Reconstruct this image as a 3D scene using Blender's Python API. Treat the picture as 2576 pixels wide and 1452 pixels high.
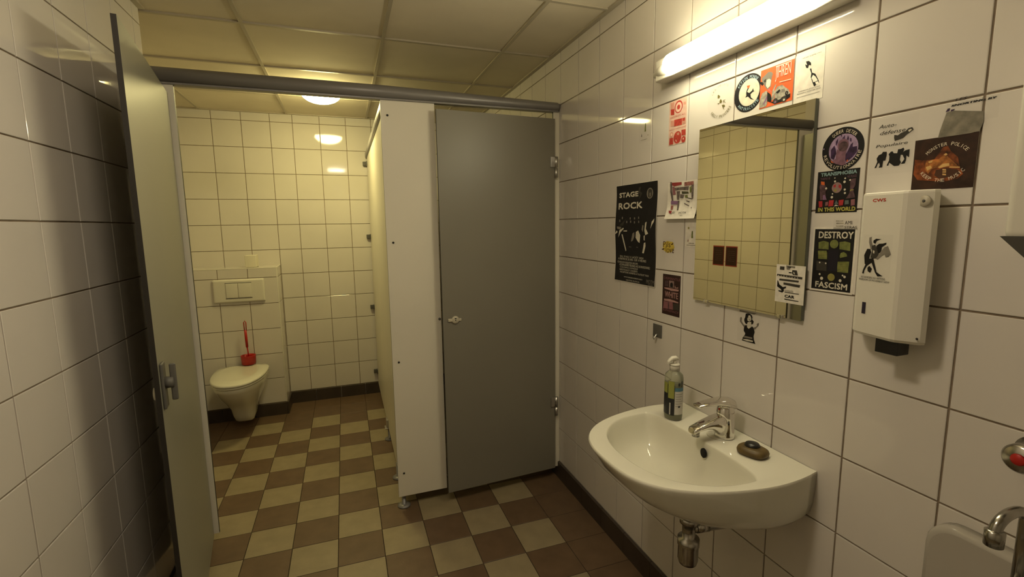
import bpy, bmesh, math, random
from mathutils import Vector, Matrix
random.seed(7)
for o in list(bpy.data.objects): bpy.data.objects.remove(o)
SC = bpy.context.scene
COL = SC.collection
R = math.radians
# ------------------------------------------------------------------ camera
cd = bpy.data.cameras.new('camera'); cam = bpy.data.objects.new('camera', cd); COL.objects.link(cam)
cd.sensor_width = 36; cd.lens = 36 * 1189.37 / 2576; cd.clip_start = .02
_r = Vector((0.94255074, -0.33380149, -0.0132162)); _u = Vector((0.0570291, 0.12179901, 0.99091507)); _f = Vector((0.3291592, 0.93474145, -0.13383814))
cam.matrix_world = Matrix(((_r.x, _u.x, -_f.x, -1.11718), (_r.y, _u.y, -_f.y, -2.16155), (_r.z, _u.z, -_f.z, 1.47558), (0, 0, 0, 1)))
SC.camera = cam
# ------------------------------------------------------------------ world, exposure
w = bpy.data.worlds.new('world'); SC.world = w; w.use_nodes = True
w.node_tree.nodes['Background'].inputs[0].default_value = (.02, .017, .012, 1)
w.node_tree.nodes['Background'].inputs[1].default_value = .2
vs = SC.view_settings
vs.view_transform = 'Standard'; vs.look = 'None'; vs.exposure = 1.15; vs.gamma = 1.0; vs.use_curve_mapping = False
# lamp strengths (the lamps themselves are built further down)
TUBE = (1.0, .905, .59); TUBE_W = 24.0
DOME = (1.0, .855, .36); DOME_W = 35.0
DOME2 = (1.0, .85, .62); DOME2_W = 25.0
CEIL = 2.366
# ------------------------------------------------------------------ materials
MATS = {}
def mat(name, col, rough=.5, metal=0.0, spec=.5, emit=None, strength=0, noise=0, nscale=8, trans=0, coat=0, bump=0, bscale=60, ior=1.45, detail=3):
    if name in MATS: return MATS[name]
    m = bpy.data.materials.new(name); m.use_nodes = True
    nt = m.node_tree; b = nt.nodes['Principled BSDF']
    b.inputs['Base Color'].default_value = (*col, 1); b.inputs['Roughness'].default_value = rough
    b.inputs['Metallic'].default_value = metal; b.inputs['Specular IOR Level'].default_value = spec
    b.inputs['IOR'].default_value = ior
    if trans: b.inputs['Transmission Weight'].default_value = trans
    if coat: b.inputs['Coat Weight'].default_value = coat
    if emit:
        b.inputs['Emission Color'].default_value = (*emit, 1); b.inputs['Emission Strength'].default_value = strength
    tc = nt.nodes.new('ShaderNodeTexCoord')
    if noise:
        n = nt.nodes.new('ShaderNodeTexNoise'); n.inputs['Scale'].default_value = nscale; n.inputs['Detail'].default_value = detail
        r = nt.nodes.new('ShaderNodeValToRGB')
        r.color_ramp.elements[0].position = .3; r.color_ramp.elements[1].position = .7
        r.color_ramp.elements[0].color = (*[c * (1 - noise) for c in col], 1); r.color_ramp.elements[1].color = (*[min(1, c * (1 + noise * .5)) for c in col], 1)
        nt.links.new(tc.outputs['Object'], n.inputs['Vector']); nt.links.new(n.outputs['Fac'], r.inputs['Fac']); nt.links.new(r.outputs['Color'], b.inputs['Base Color'])
    if bump:
        n2 = nt.nodes.new('ShaderNodeTexNoise'); n2.inputs['Scale'].default_value = bscale
        bp = nt.nodes.new('ShaderNodeBump'); bp.inputs['Strength'].default_value = bump; bp.inputs['Distance'].default_value = .002
        nt.links.new(tc.outputs['Object'], n2.inputs['Vector']); nt.links.new(n2.outputs['Fac'], bp.inputs['Height']); nt.links.new(bp.outputs['Normal'], b.inputs['Normal'])
    MATS[name] = m; return m
tile_m = mat('glazed_wall_tile', (.66, .62, .57), .06, spec=.5, noise=.05, nscale=2.5, bump=.03, bscale=9)
grout_m = mat('wall_grout', (.26, .20, .14), .9, noise=.3, nscale=20)
floor_l = mat('beige_floor_tile', (.29, .235, .145), .42, noise=.12, nscale=14, bump=.12, bscale=120)
floor_d = mat('brown_floor_tile', (.135, .085, .05), .42, noise=.15, nscale=14, bump=.12, bscale=120)
fgrout_m = mat('floor_grout', (.035, .024, .015), .9)
base_m = mat('dark_base_tile', (.055, .04, .03), .45, noise=.2, nscale=10)
ceil_m = mat('ceiling_panel', (.72, .65, .52), .9, noise=.08, nscale=3, bump=.15, bscale=250)
grid_shade_m = mat('ceiling_grid_shade', (.44, .39, .30), .4)  # darker than the panels: shade of the recessed joints put into the colour
lam_w = mat('pale_laminate', (.74, .70, .60), .38, noise=.05, nscale=1.5, bump=.04, bscale=300)
lam_g = mat('grey_laminate', (.21, .195, .16), .38, noise=.06, nscale=1.5, bump=.04, bscale=300)
rail_m = mat('anodised_rail', (.22, .21, .21), .38, metal=.25)
lam_o = mat('greygreen_laminate', (.25, .245, .20), .38, noise=.06, nscale=1.5, bump=.04, bscale=300)
rail_g = mat('grey_plastic', (.10, .095, .085), .5)
alu_m = mat('brushed_aluminium', (.55, .54, .52), .35, metal=1)
chrome = mat('chrome', (.78, .76, .72), .07, metal=1)
chrome_d = mat('dull_chrome', (.42, .40, .36), .22, metal=1, noise=.25, nscale=30)
china = mat('white_china', (.68, .66, .56), .08, coat=.3, noise=.02, nscale=3)
plastic_w = mat('white_plastic', (.66, .63, .55), .35)
plastic_c = mat('cream_plastic', (.50, .46, .36), .4)
black_p = mat('black_plastic', (.012, .011, .010), .35)
dark_hole = mat('dark_hole', (.006, .005, .004), .9)
red_p = mat('red_plastic', (.42, .018, .012), .35)
glass_m = mat('mirror_silver', (.76, .73, .64), .012, metal=1)
edge_m = mat('mirror_edge', (.12, .13, .10), .3)
paper = mat('white_paper', (.72, .69, .62), .7)
INK = dict(ink_black=(.008, .007, .007), ink_white=(.8, .77, .68), ink_pale=(.62, .58, .48), ink_grey=(.20, .18, .15), ink_darkgrey=(.045, .04, .033), ink_palegrey=(.38, .35, .28),
    ink_mauve=(.22, .12, .22), ink_pink=(.70, .16, .16), ink_cream=(.72, .64, .50), ink_orange=(.60, .13, .03), ink_pinkpale=(.80, .55, .44), ink_blue=(.42, .58, .66),
    ink_lilac=(.34, .24, .38), ink_violet=(.045, .02, .065), ink_plum=(.20, .10, .14), ink_plumdark=(.10, .055, .065), ink_sky=(.22, .33, .34), ink_yellow=(.42, .38, .08),
    ink_rosegrey=(.26, .17, .16), ink_red=(.38, .03, .035), ink_olive=(.28, .25, .07), ink_rose=(.24, .10, .11), ink_slate=(.10, .12, .12), ink_moss=(.17, .19, .055), ink_navy=(.012, .01, .018),
    ink_rust=(.22, .055, .012), ink_flame=(.42, .15, .035), ink_brown=(.06, .022, .01), ink_flamelight=(.62, .38, .14), ink_scuff=(.22, .20, .155), ink_rosepale=(.42, .24, .22),
    ink_redprint=(.48, .05, .035), ink_salmon=(.62, .30, .22), ink_maroon=(.28, .04, .04), ink_rosewood=(.30, .12, .10), ink_smoke=(.14, .11, .10), ink_darkolive=(.06, .06, .03),
    ink_olive2=(.14, .12, .03), ink_yolk=(.66, .50, .08), paper_red=(.75, .13, .035), paper_pink=(.72, .50, .40), paper_black=(.010, .009, .010), paper_dark=(.035, .014, .012), paper_fire=(.035, .013, .006),
    paper_white=(.74, .70, .62), paper_pale=(.66, .62, .50), ink_logo=(.45, .05, .03), clear_film=(.58, .55, .505))
def ink(n):
    nz, ns = {'ink_rust': (.85, 70), 'ink_flame': (.75, 90), 'paper_fire': (.5, 60), 'ink_scuff': (.35, 60), 'ink_plum': (.3, 90), 'ink_violet': (.7, 80), 'ink_lilac': (.35, 70), 'ink_moss': (.4, 90), 'ink_smoke': (.6, 120), 'ink_rosewood': (.6, 120), 'ink_redprint': (.3, 120), 'paper_black': (.3, 40), 'ink_palegrey': (.5, 110), 'ink_plumdark': (.6, 90)}.get(n, (.12, 60))
    m = mat(n, INK[n], .08 if n == 'clear_film' else .45, spec=.5 if n == 'clear_film' else .35, noise=nz, nscale=ns)
    if n == 'clear_film': m.node_tree.nodes['Principled BSDF'].inputs['Alpha'].default_value = .04
    return m
# ------------------------------------------------------------------ mesh helpers
class MB:
    """collects faces with material indices and links them as ONE object"""
    def __init__(s): s.v = []; s.f = []; s.fm = []; s.sm = []; s.mats = []
    def mi(s, m):
        if m not in s.mats: s.mats.append(m)
        return s.mats.index(m)
    def add(s, vs, fs, m, smooth=False):
        b = len(s.v); s.v += [tuple(v) for v in vs]
        k = s.mi(m)
        for f in fs: s.f.append(tuple(i + b for i in f)); s.fm.append(k); s.sm.append(smooth)
    def box(s, a, b, m, bev=0):
        (x0, y0, z0), (x1, y1, z1) = [tuple(min(p, q) for p, q in zip(a, b)), tuple(max(p, q) for p, q in zip(a, b))]
        if bev <= 0:
            s.add([(x0, y0, z0), (x1, y0, z0), (x1, y1, z0), (x0, y1, z0), (x0, y0, z1), (x1, y0, z1), (x1, y1, z1), (x0, y1, z1)],
                  [(0, 3, 2, 1), (4, 5, 6, 7), (0, 1, 5, 4), (1, 2, 6, 5), (2, 3, 7, 6), (3, 0, 4, 7)], m); return
        bm = bmesh.new(); bmesh.ops.create_cube(bm, size=1)
        for v in bm.verts: v.co = Vector((x0 + (v.co.x + .5) * (x1 - x0), y0 + (v.co.y + .5) * (y1 - y0), z0 + (v.co.z + .5) * (z1 - z0)))
        bmesh.ops.bevel(bm, geom=bm.edges[:], offset=min(bev, .49 * min(x1 - x0, y1 - y0, z1 - z0)), segments=3, profile=.6, affect='EDGES')
        s.bm(bm, m, True)
    def bm(s, bm, m, smooth=False):
        bm.verts.index_update()
        s.add([v.co[:] for v in bm.verts], [[v.index for v in f.verts] for f in bm.faces], m, smooth); bm.free()
    def rings(s, rings, m, smooth=True, cap0=True, cap1=True, closed=True):
        n = len(rings[0]); vs = [p for r in rings for p in r]; fs = []
        for i in range(len(rings) - 1):
            for j in range(n if closed else n - 1):
                k = (j + 1) % n; fs.append((i * n + j, i * n + k, (i + 1) * n + k, (i + 1) * n + j))
        s.add(vs, fs, m, smooth)
        b = len(s.v) - len(vs); k = s.mi(m)
        if cap0: s.f.append(tuple(b + j for j in reversed(range(n)))); s.fm.append(k); s.sm.append(False)
        if cap1: s.f.append(tuple(b + (len(rings) - 1) * n + j for j in range(n))); s.fm.append(k); s.sm.append(False)
    def lathe(s, prof, m, c=(0, 0, 0), axis='z', n=32, smooth=True, caps=True, sx=1, sy=1):
        rs = []
        for r, h in prof:
            ring = []
            for j in range(n):
                a = 2 * math.pi * j / n; p = (r * math.cos(a) * sx, r * math.sin(a) * sy, h)
                if axis == 'x': p = (p[2], p[0], p[1])
                elif axis == 'y': p = (p[1], p[2], p[0])
                ring.append((p[0] + c[0], p[1] + c[1], p[2] + c[2]))
            rs.append(ring)
        s.rings(rs, m, smooth, caps, caps)
    def tube(s, pts, r, m, n=14, smooth=True):
        pts = [Vector(p) for p in pts]; rr = r if isinstance(r, (list, tuple)) else [r] * len(pts); rs = []
        up = None
        for i, p in enumerate(pts):
            t = (pts[min(i + 1, len(pts) - 1)] - pts[max(i - 1, 0)]).normalized()
            if up is None: up = t.orthogonal().normalized()
            up = (up - t * up.dot(t)).normalized(); q = t.cross(up)
            rs.append([tuple(p + (up * math.cos(2 * math.pi * j / n) + q * math.sin(2 * math.pi * j / n)) * rr[i]) for j in range(n)])
        s.rings(rs, m, smooth)
    def build(s, name, parent=None, loc=None, sub=0, origin=None):
        me = bpy.data.meshes.new(name); off = Vector(origin) if origin is not None else Vector((0, 0, 0))
        me.from_pydata([tuple(Vector(v) - off) for v in s.v], [], s.f)
        for m in s.mats: me.materials.append(m)
        me.polygons.foreach_set('material_index', s.fm); me.polygons.foreach_set('use_smooth', s.sm)
        me.validate(); bm = bmesh.new(); bm.from_mesh(me); bmesh.ops.recalc_face_normals(bm, faces=bm.faces[:]) if s.recalc else None; bm.to_mesh(me); bm.free(); me.update()
        o = bpy.data.objects.new(name, me); COL.objects.link(o)
        if origin is not None: o.location = off
        if loc is not None: o.location = loc
        if parent: 
            o.parent = parent
            if origin is None and loc is None: pass
        if sub:
            md = o.modifiers.new('subdivision', 'SUBSURF'); md.levels = sub; md.render_levels = sub
        return o
    recalc = False
def thing(name, label, cat, loc=(0, 0, 0), rz=0, group=None):
    o = bpy.data.objects.new(name, None); COL.objects.link(o); o.location = loc; o.rotation_euler = (0, 0, rz); o.empty_display_size = .05
    o['label'] = label; o['category'] = cat
    if group: o['group'] = group
    return o
def tag(o, label, cat, group=None):
    o['label'] = label; o['category'] = cat
    if group: o['group'] = group
    return o
def struct(o): o['kind'] = 'structure'; return o
def copy_tree(o, parent=None):
    c = o.copy(); COL.objects.link(c)
    if parent: c.parent = parent
    for ch in o.children: copy_tree(ch, c)
    return c
ART = {
 'girl': [
  ('p','ink_black',[(-0.013,0.038),(-0.005,0.041),(0.003,0.041),(0.01,0.037),(0.013,0.031),(0.011,0.026),(0.018,0.02),(0.015,0.012),(0.01,0.01),(0.005,0.015),(-0.004,0.014),(-0.006,0.007),(-0.013,0.009),(-0.017,0.016),(-0.017,0.021),(-0.014,0.028)]),
  ('p','ink_black',[(-0.016,0.0),(-0.006,0.005),(-0.004,-0.002),(0.002,-0.005),(0.007,-0.001),(0.013,0.005),(0.02,0.0),(0.023,-0.011),(0.02,-0.024),(0.022,-0.033),(0.028,-0.045),(0.003,-0.045),(-0.022,-0.045),(-0.019,-0.035),(-0.012,-0.026),(-0.011,-0.021),(-0.017,-0.014)]),
  ('p','ink_pale',[(-0.002,0.035),(0.004,0.036),(0.008,0.03),(0.009,0.023),(0.002,0.017),(-0.005,0.019),(-0.006,0.025),(-0.003,0.03)]),
  ('p','ink_pale',[(-0.004,0.014),(0.009,0.018),(0.01,0.008),(0.007,0.0),(0.001,-0.005),(-0.005,-0.001),(-0.006,0.007)]),
  ('p','ink_grey',[(-0.013,-0.029),(0.016,-0.028),(0.016,-0.033),(-0.019,-0.035)]),
  ('p','ink_pale',[(-0.023,-0.041),(-0.002,-0.037),(0.019,-0.037),(0.019,-0.041),(-0.002,-0.043)]),
  ('p','ink_grey',[(-0.033,0.022),(-0.029,0.026),(-0.026,0.023),(-0.027,0.013),(-0.017,0.004),(-0.008,0.005),(-0.017,-0.003),(-0.024,0.003),(-0.033,0.011)]),
  ('p','ink_grey',[(0.035,0.02),(0.037,0.017),(0.034,0.01),(0.03,0.006),(0.024,-0.002),(0.019,-0.002),(0.018,0.002),(0.026,0.006),(0.03,0.01),(0.029,0.015)]),
  ('p','ink_grey',[(-0.036,0.046),(0.003,0.045),(0.028,0.046),(0.017,0.041),(0.003,0.042),(-0.036,0.041)]),
  ('p','ink_darkgrey',[(-0.003,0.028),(0.001,0.029),(0.001,0.028),(-0.003,0.027)]),
  ('p','ink_darkgrey',[(-0.001,0.022),(0.005,0.024),(0.003,0.021)]),
 ],
 'bottle': [
  ('p','ink_black',[(-0.0105,0.0385),(-0.0025,0.0375),(0.0035,0.0315),(0.0045,0.0245),(-0.0015,0.0275),(-0.0035,0.0205),(-0.0085,0.0225),(-0.0125,0.0325),(-0.0065,0.0285)]),
  ('p','ink_black',[(0.0015,0.0175),(0.0055,0.0175),(0.0085,0.0065),(0.0175,0.0015),(0.0275,-0.0165),(0.0295,-0.0225),(0.0165,-0.0285),(0.0135,-0.0225),(0.0055,-0.0035),(0.0065,0.0055)]),
  ('p','ink_white',[(0.0115,0.0005),(0.0185,-0.0055),(0.0255,-0.0165),(0.0175,-0.0175),(0.0135,-0.0175),(0.0095,-0.0085),(0.0075,-0.0065)]),
  ('p','ink_white',[(0.0185,-0.0185),(0.0265,-0.0185),(0.0285,-0.0235),(0.0215,-0.0255)]),
  ('t','ink_darkgrey','WE ARE ASSEMBLY,NO',(-0.0205,0.0465,0.0295,0.0495),0),
  ('t','ink_black','TOMORROW,AFTER WORK',(-0.0275,-0.0325,0.0325,-0.0335),0),
  ('t','ink_black','BEGINNING TOGETHER NOW',(-0.0295,-0.0375,0.0345,-0.0385),0),
  ('r','ink_grey',(-0.0305,-0.0445,0.0325,-0.0445)),
 ],
 'comic': [
  ('p','ink_grey',[(-0.049,0.0305),(-0.037,0.0355),(-0.028,0.0415),(-0.017,0.0385),(-0.012,0.0325),(-0.015,0.0225),(-0.016,0.0125),(-0.017,0.0005),(-0.028,-0.0045),(-0.036,0.0055),(-0.046,0.0205)]),
  ('p','ink_pale',[(-0.032,0.0215),(-0.023,0.0225),(-0.017,0.0175),(-0.019,0.0025),(-0.027,-0.0015),(-0.033,0.0065)]),
  ('p','ink_darkgrey',[(-0.04,0.0235),(-0.033,0.0255),(-0.033,0.0165),(-0.041,0.0175)]),
  ('p','ink_black',[(-0.054,0.0225),(-0.046,0.0205),(-0.04,0.0135),(-0.045,0.0095),(-0.052,0.0165)]),
  ('p','ink_palegrey',[(-0.051,-0.0265),(-0.044,-0.0105),(-0.03,-0.0065),(-0.024,-0.0135),(-0.027,-0.0295),(-0.025,-0.0395),(-0.029,-0.0485),(-0.051,-0.0485)]),
  ('p','ink_mauve',[(-0.029,-0.0225),(-0.024,-0.0195),(-0.026,-0.0285),(-0.036,-0.0425),(-0.039,-0.0395)]),
  ('p','ink_black',[(-0.027,-0.0105),(-0.016,-0.0195),(-0.011,-0.0335),(-0.014,-0.0415),(-0.026,-0.0355)]),
  ('p','ink_palegrey',[(-0.011,-0.0135),(-0.004,0.0005),(0.002,0.0025),(-0.004,-0.0095),(-0.004,-0.0355),(-0.012,-0.0365)]),
  ('p','ink_pink',[(-0.028,-0.0045),(-0.02,-0.0035),(-0.014,-0.0155)]),
  ('p','ink_black',[(-0.016,-0.0395),(-0.001,-0.0415),(0.045,-0.0305),(0.046,-0.0415),(0.027,-0.0475),(-0.001,-0.0485)]),
  ('p','ink_palegrey',[(-0.004,-0.0165),(0.005,-0.0055),(0.02,-0.0045),(0.031,-0.0145),(0.04,-0.0215),(0.046,-0.0325),(0.036,-0.0345),(0.022,-0.0355),(0.016,-0.0405),(-0.001,-0.0405)]),
  ('p','ink_black',[(0.001,-0.0195),(0.012,-0.0135),(0.015,-0.0185),(0.008,-0.0245)]),
  ('p','ink_grey',[(0.018,-0.0155),(0.028,-0.0165),(0.03,-0.0235),(0.02,-0.0245)]),
  ('c','ink_darkgrey',(0.001,-0.0415),0.0075),
  ('c','ink_mauve',(0.001,-0.0435),0.003),
  ('c','ink_darkgrey',(0.028,-0.0425),0.0075),
  ('c','ink_pale',(0.028,-0.0445),0.003),
  ('c','ink_black',(0.035,-0.0295),0.005),
  ('c','ink_grey',(0.035,-0.0295),0.002),
  ('p','ink_pale',[(-0.003,0.0485),(0.045,0.0485),(0.044,0.0465),(-0.002,0.0455)]),
  ('p','ink_pale',[(0.011,0.0035),(0.046,0.0015),(0.046,0.0035),(0.011,0.0055)]),
  ('t','ink_pale','JIHREN',(-0.003,0.0085,0.044,0.0455),0),
 ],
 'round': [
  ('c','ink_pale',(0.0025,0.001),0.0372),
  ('c','ink_cream',(0.0035,0.0),0.0345),
  ('p','ink_orange',[(-0.0065,0.021),(0.0055,0.02),(0.0025,0.013),(-0.0035,0.013)]),
  ('p','ink_pinkpale',[(0.0195,0.027),(0.0315,0.016),(0.0345,0.004),(0.0255,0.012)]),
  ('p','ink_black',[(-0.0035,0.013),(0.0015,0.013),(-0.0045,0.004),(0.0035,-0.001),(0.0135,0.003),(0.0165,0.009),(0.0195,0.0),(0.0265,0.0),(0.0155,-0.002),(0.0085,-0.006),(0.0105,-0.015),(0.0225,-0.025),(0.0095,-0.019),(-0.0005,-0.01),(-0.0105,-0.011),(-0.0065,-0.006),(-0.0075,0.001),(-0.0065,0.007)]),
  ('a','ink_blue','ACTION MONDE',(0,0),0.0435,0.0085,150,42,0),
  ('a','ink_blue','ANTIRACISTE',(0,0),0.0435,0.0085,218,325,1),
 ],
 'autodef': [
  ('p','ink_black',[(-0.0305,-0.0235),(-0.0265,-0.0165),(-0.0205,-0.0145),(-0.0185,-0.0105),(-0.0105,-0.0115),(-0.0105,-0.0205),(-0.0125,-0.0295),(-0.0165,-0.0295),(-0.0175,-0.0435),(-0.0245,-0.0435),(-0.0225,-0.0385),(-0.0245,-0.0325),(-0.0275,-0.0355),(-0.0295,-0.0435),(-0.0335,-0.0435),(-0.0305,-0.0365),(-0.0285,-0.0305)]),
  ('p','ink_black',[(-0.0025,-0.0125),(0.0015,-0.0125),(0.0035,-0.0165),(0.0105,-0.0175),(0.0115,-0.0095),(0.0175,-0.0095),(0.0215,-0.0075),(0.0235,-0.0105),(0.0215,-0.0165),(0.0265,-0.0135),(0.0335,-0.0125),(0.0335,-0.0285),(0.0285,-0.0245),(0.0285,-0.0345),(0.0265,-0.0405),(0.0195,-0.0405),(0.0255,-0.0315),(0.0215,-0.0225),(0.0175,-0.0215),(0.0165,-0.0315),(0.0195,-0.0375),(0.0155,-0.0435),(0.0065,-0.0435),(-0.0035,-0.0355),(-0.0055,-0.0415),(-0.0085,-0.0405),(-0.0045,-0.0305),(-0.0045,-0.0215),(-0.0065,-0.0175)]),
  ('p','ink_darkgrey',[(0.0015,0.0155),(0.0015,0.0215),(0.0085,0.0195),(0.0145,0.0235),(0.0225,0.0255),(0.0275,0.0305),(0.0345,0.0315),(0.0375,0.0265),(0.0305,0.0215),(0.0255,0.0185),(0.0195,0.0125),(0.0035,0.0085)]),
  ('p','ink_pale',[(0.0275,0.0265),(0.0325,0.0285),(0.0345,0.0265),(0.0295,0.0225)]),
  ('t','ink_darkgrey','Auto-',(-0.0315,0.0395,0.0035,0.0475),0.35),
  ('t','ink_darkgrey','défense',(-0.0285,0.0255,0.0215,0.0335),0.35),
  ('t','ink_darkgrey','Populaire',(-0.0345,-0.0025,0.0275,0.0055),0.35),
 ],
 'purple': [
  ('c','ink_lilac',(0.002,-0.0005),0.035),
  ('p','ink_violet',[(-0.028,0.0015),(-0.02,0.0115),(-0.016,0.0015),(-0.014,-0.0085),(-0.019,-0.0225),(-0.027,-0.0175)]),
  ('p','ink_violet',[(0.019,0.0075),(0.024,0.0115),(0.024,0.0015),(0.034,0.0015),(0.035,-0.0105),(0.026,-0.0215),(0.011,-0.0315),(0.008,-0.0235),(0.009,-0.0135),(0.014,-0.0045)]),
  ('p','ink_violet',[(-0.017,0.0115),(-0.017,0.0195),(-0.012,0.0265),(-0.012,0.0175),(-0.015,0.0095)]),
  ('p','ink_violet',[(-0.007,0.0335),(-0.004,0.0335),(-0.003,0.0265)]),
  ('p','ink_violet',[(-0.003,0.0245),(-0.0,0.0265),(0.004,0.0315),(0.004,0.0225)]),
  ('p','ink_violet',[(0.009,0.0205),(0.011,0.0295),(0.014,0.0225),(0.013,0.0185)]),
  ('p','ink_violet',[(0.016,0.0235),(0.02,0.0205),(0.02,0.0135),(0.017,0.0155)]),
  ('p','ink_plum',[(-0.013,0.0005),(0.011,-0.0015),(0.009,-0.0135),(0.009,-0.0295),(0.013,-0.0365),(0.001,-0.0375),(-0.013,-0.0325),(-0.024,-0.0255),(-0.014,-0.0205),(-0.014,-0.0085)]),
  ('c','ink_plum',(0.001,0.0095),0.0135),
  ('c','ink_plumdark',(0.002,0.0055),0.0115),
  ('p','ink_orange',[(-0.027,-0.0215),(-0.024,-0.0245),(-0.018,-0.0305),(-0.025,-0.0275)]),
  ('p','ink_orange',[(0.012,-0.0285),(0.015,-0.0255),(0.016,-0.0295),(0.013,-0.0315)]),
  ('c','ink_lilac',(-0.046,0.0065),0.0018),
  ('c','ink_lilac',(0.039,-0.0085),0.0018),
  ('a','ink_cream','QUEER DETER',(0,0),0.0415,0.0075,130,40,0),
  ('a','ink_cream','REVOLUTIONNAIRE',(0,0),0.0425,0.0075,192,350,1),
 ],
 'transphobia': [
  ('t','ink_sky','TRANSPHOBIA',(-0.043,0.038,0.044,0.046),0),
  ('t','ink_yellow','IN THIS WORLD',(-0.044,-0.047,0.047,-0.038),0),
  ('c','ink_rosegrey',(-0.0,0.009),0.0125),
  ('p','ink_red',[(-0.009,0.015),(-0.003,0.017),(-0.003,0.01),(-0.008,0.01)]),
  ('p','ink_red',[(0.004,0.016),(0.01,0.014),(0.01,0.006),(0.004,0.009)]),
  ('c','ink_olive',(-0.003,0.003),0.0035),
  ('p','ink_red',[(-0.044,-0.021),(-0.034,-0.021),(-0.033,-0.035),(-0.042,-0.036)]),
  ('p','ink_red',[(-0.017,-0.02),(-0.005,-0.02),(-0.006,-0.034),(-0.018,-0.035)]),
  ('p','ink_red',[(0.007,-0.021),(0.019,-0.02),(0.018,-0.033),(0.008,-0.034)]),
  ('p','ink_rose',[(0.036,-0.021),(0.045,-0.02),(0.046,-0.034),(0.037,-0.035)]),
  ('p','ink_rose',[(-0.026,-0.024),(-0.019,-0.023),(-0.019,-0.032),(-0.026,-0.033)]),
  ('p','ink_slate',[(0.022,-0.022),(0.031,-0.022),(0.032,-0.031),(0.022,-0.032)]),
  ('p','ink_slate',[(-0.003,-0.03),(0.001,-0.02),(0.007,-0.03)]),
  ('p','ink_pale',[(-0.004,-0.035),(0.001,-0.031),(0.008,-0.034)]),
  ('p','ink_plumdark',[(-0.044,0.013),(-0.042,0.027),(-0.031,0.026),(-0.03,0.017),(-0.022,0.008),(-0.028,0.002),(-0.025,-0.013),(-0.022,-0.019),(-0.04,-0.018)]),
  ('p','ink_orange',[(-0.041,0.027),(-0.032,0.025),(-0.031,0.017),(-0.04,0.019)]),
  ('p','ink_mauve',[(-0.033,-0.007),(-0.029,-0.006),(-0.023,-0.018),(-0.033,-0.018)]),
  ('p','ink_plumdark',[(0.031,0.026),(0.044,0.027),(0.044,0.011),(0.039,0.003),(0.046,-0.017),(0.024,-0.018),(0.031,-0.007),(0.032,0.007)]),
  ('p','ink_olive',[(0.032,-0.001),(0.034,0.003),(0.041,0.002),(0.041,0.0),(0.036,0.0),(0.034,-0.002)]),
  ('t','ink_plum','THERE IS',(-0.043,0.03,-0.018,0.035),0),
  ('t','ink_plum','NO PLACE',(0.024,0.03,0.045,0.035),0),
  ('c','ink_pale',(0.018,0.021),0.003),
  ('c','ink_pale',(0.019,0.029),0.002),
  ('c','ink_pale',(0.02,0.003),0.0025),
  ('c','ink_pale',(0.021,-0.005),0.0025),
  ('c','ink_pale',(-0.005,0.024),0.0025),
  ('c','ink_pale',(-0.006,0.032),0.0015),
  ('c','ink_pale',(-0.01,-0.013),0.003),
  ('c','ink_pale',(-0.009,-0.005),0.0018),
  ('c','ink_pale',(0.031,0.024),0.002),
  ('c','ink_pale',(-0.026,0.009),0.0025),
 ],
 'destroy': [
  ('t','ink_pale','DESTROY',(-0.039,0.052,0.046,0.068),0),
  ('t','ink_pale','FASCISM',(-0.039,-0.07,0.041,-0.056),0),
  ('p','ink_moss',[(-0.038,0.042),(-0.026,0.046),(-0.012,0.043),(-0.011,0.025),(-0.037,0.026)]),
  ('p','ink_moss',[(0.015,0.044),(0.028,0.046),(0.041,0.043),(0.042,0.024),(0.016,0.027)]),
  ('c','ink_moss',(0.002,0.039),0.0105),
  ('p','ink_moss',[(-0.038,0.021),(-0.014,0.022),(-0.013,0.001),(-0.036,0.001)]),
  ('p','ink_moss',[(0.018,0.011),(0.02,0.018),(0.027,0.021),(0.034,0.017),(0.036,0.011),(0.019,0.006)]),
  ('p','ink_moss',[(0.013,-0.003),(0.042,-0.001),(0.041,-0.028),(0.015,-0.028)]),
  ('p','ink_darkgrey',[(-0.04,-0.004),(-0.013,-0.006),(-0.012,-0.028),(-0.039,-0.028)]),
  ('p','ink_black',[(-0.016,0.024),(-0.008,0.024),(-0.008,0.019),(-0.015,0.018)]),
  ('p','ink_navy',[(-0.011,0.025),(0.015,0.025),(0.014,-0.027),(-0.01,-0.027)]),
  ('c','ink_olive',(0.001,-0.042),0.009),
  ('c','ink_pale',(-0.029,-0.037),0.0025),
  ('c','ink_pale',(-0.023,-0.047),0.004),
  ('c','ink_pale',(0.024,-0.048),0.0035),
  ('c','ink_pale',(0.034,-0.038),0.003),
  ('c','ink_pale',(0.029,-0.035),0.002),
  ('c','ink_pale',(-0.031,-0.008),0.002),
  ('c','ink_pale',(-0.015,-0.009),0.002),
  ('p','ink_olive',[(-0.035,0.016),(-0.015,0.016),(-0.015,0.015),(-0.035,0.014)]),
  ('p','ink_olive',[(-0.035,0.011),(-0.015,0.012),(-0.015,0.011),(-0.035,0.01)]),
  ('p','ink_olive',[(-0.035,0.007),(-0.014,0.007),(-0.014,0.006),(-0.035,0.006)]),
  ('p','ink_olive',[(0.016,-0.007),(0.038,-0.006),(0.038,-0.007),(0.017,-0.008)]),
  ('p','ink_olive',[(0.017,-0.013),(0.038,-0.011),(0.038,-0.012),(0.017,-0.014)]),
  ('p','ink_olive',[(0.017,-0.018),(0.039,-0.016),(0.039,-0.017),(0.017,-0.019)]),
  ('p','ink_olive',[(0.018,-0.023),(0.039,-0.021),(0.039,-0.022),(0.018,-0.024)]),
 ],
 'fire': [
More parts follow.
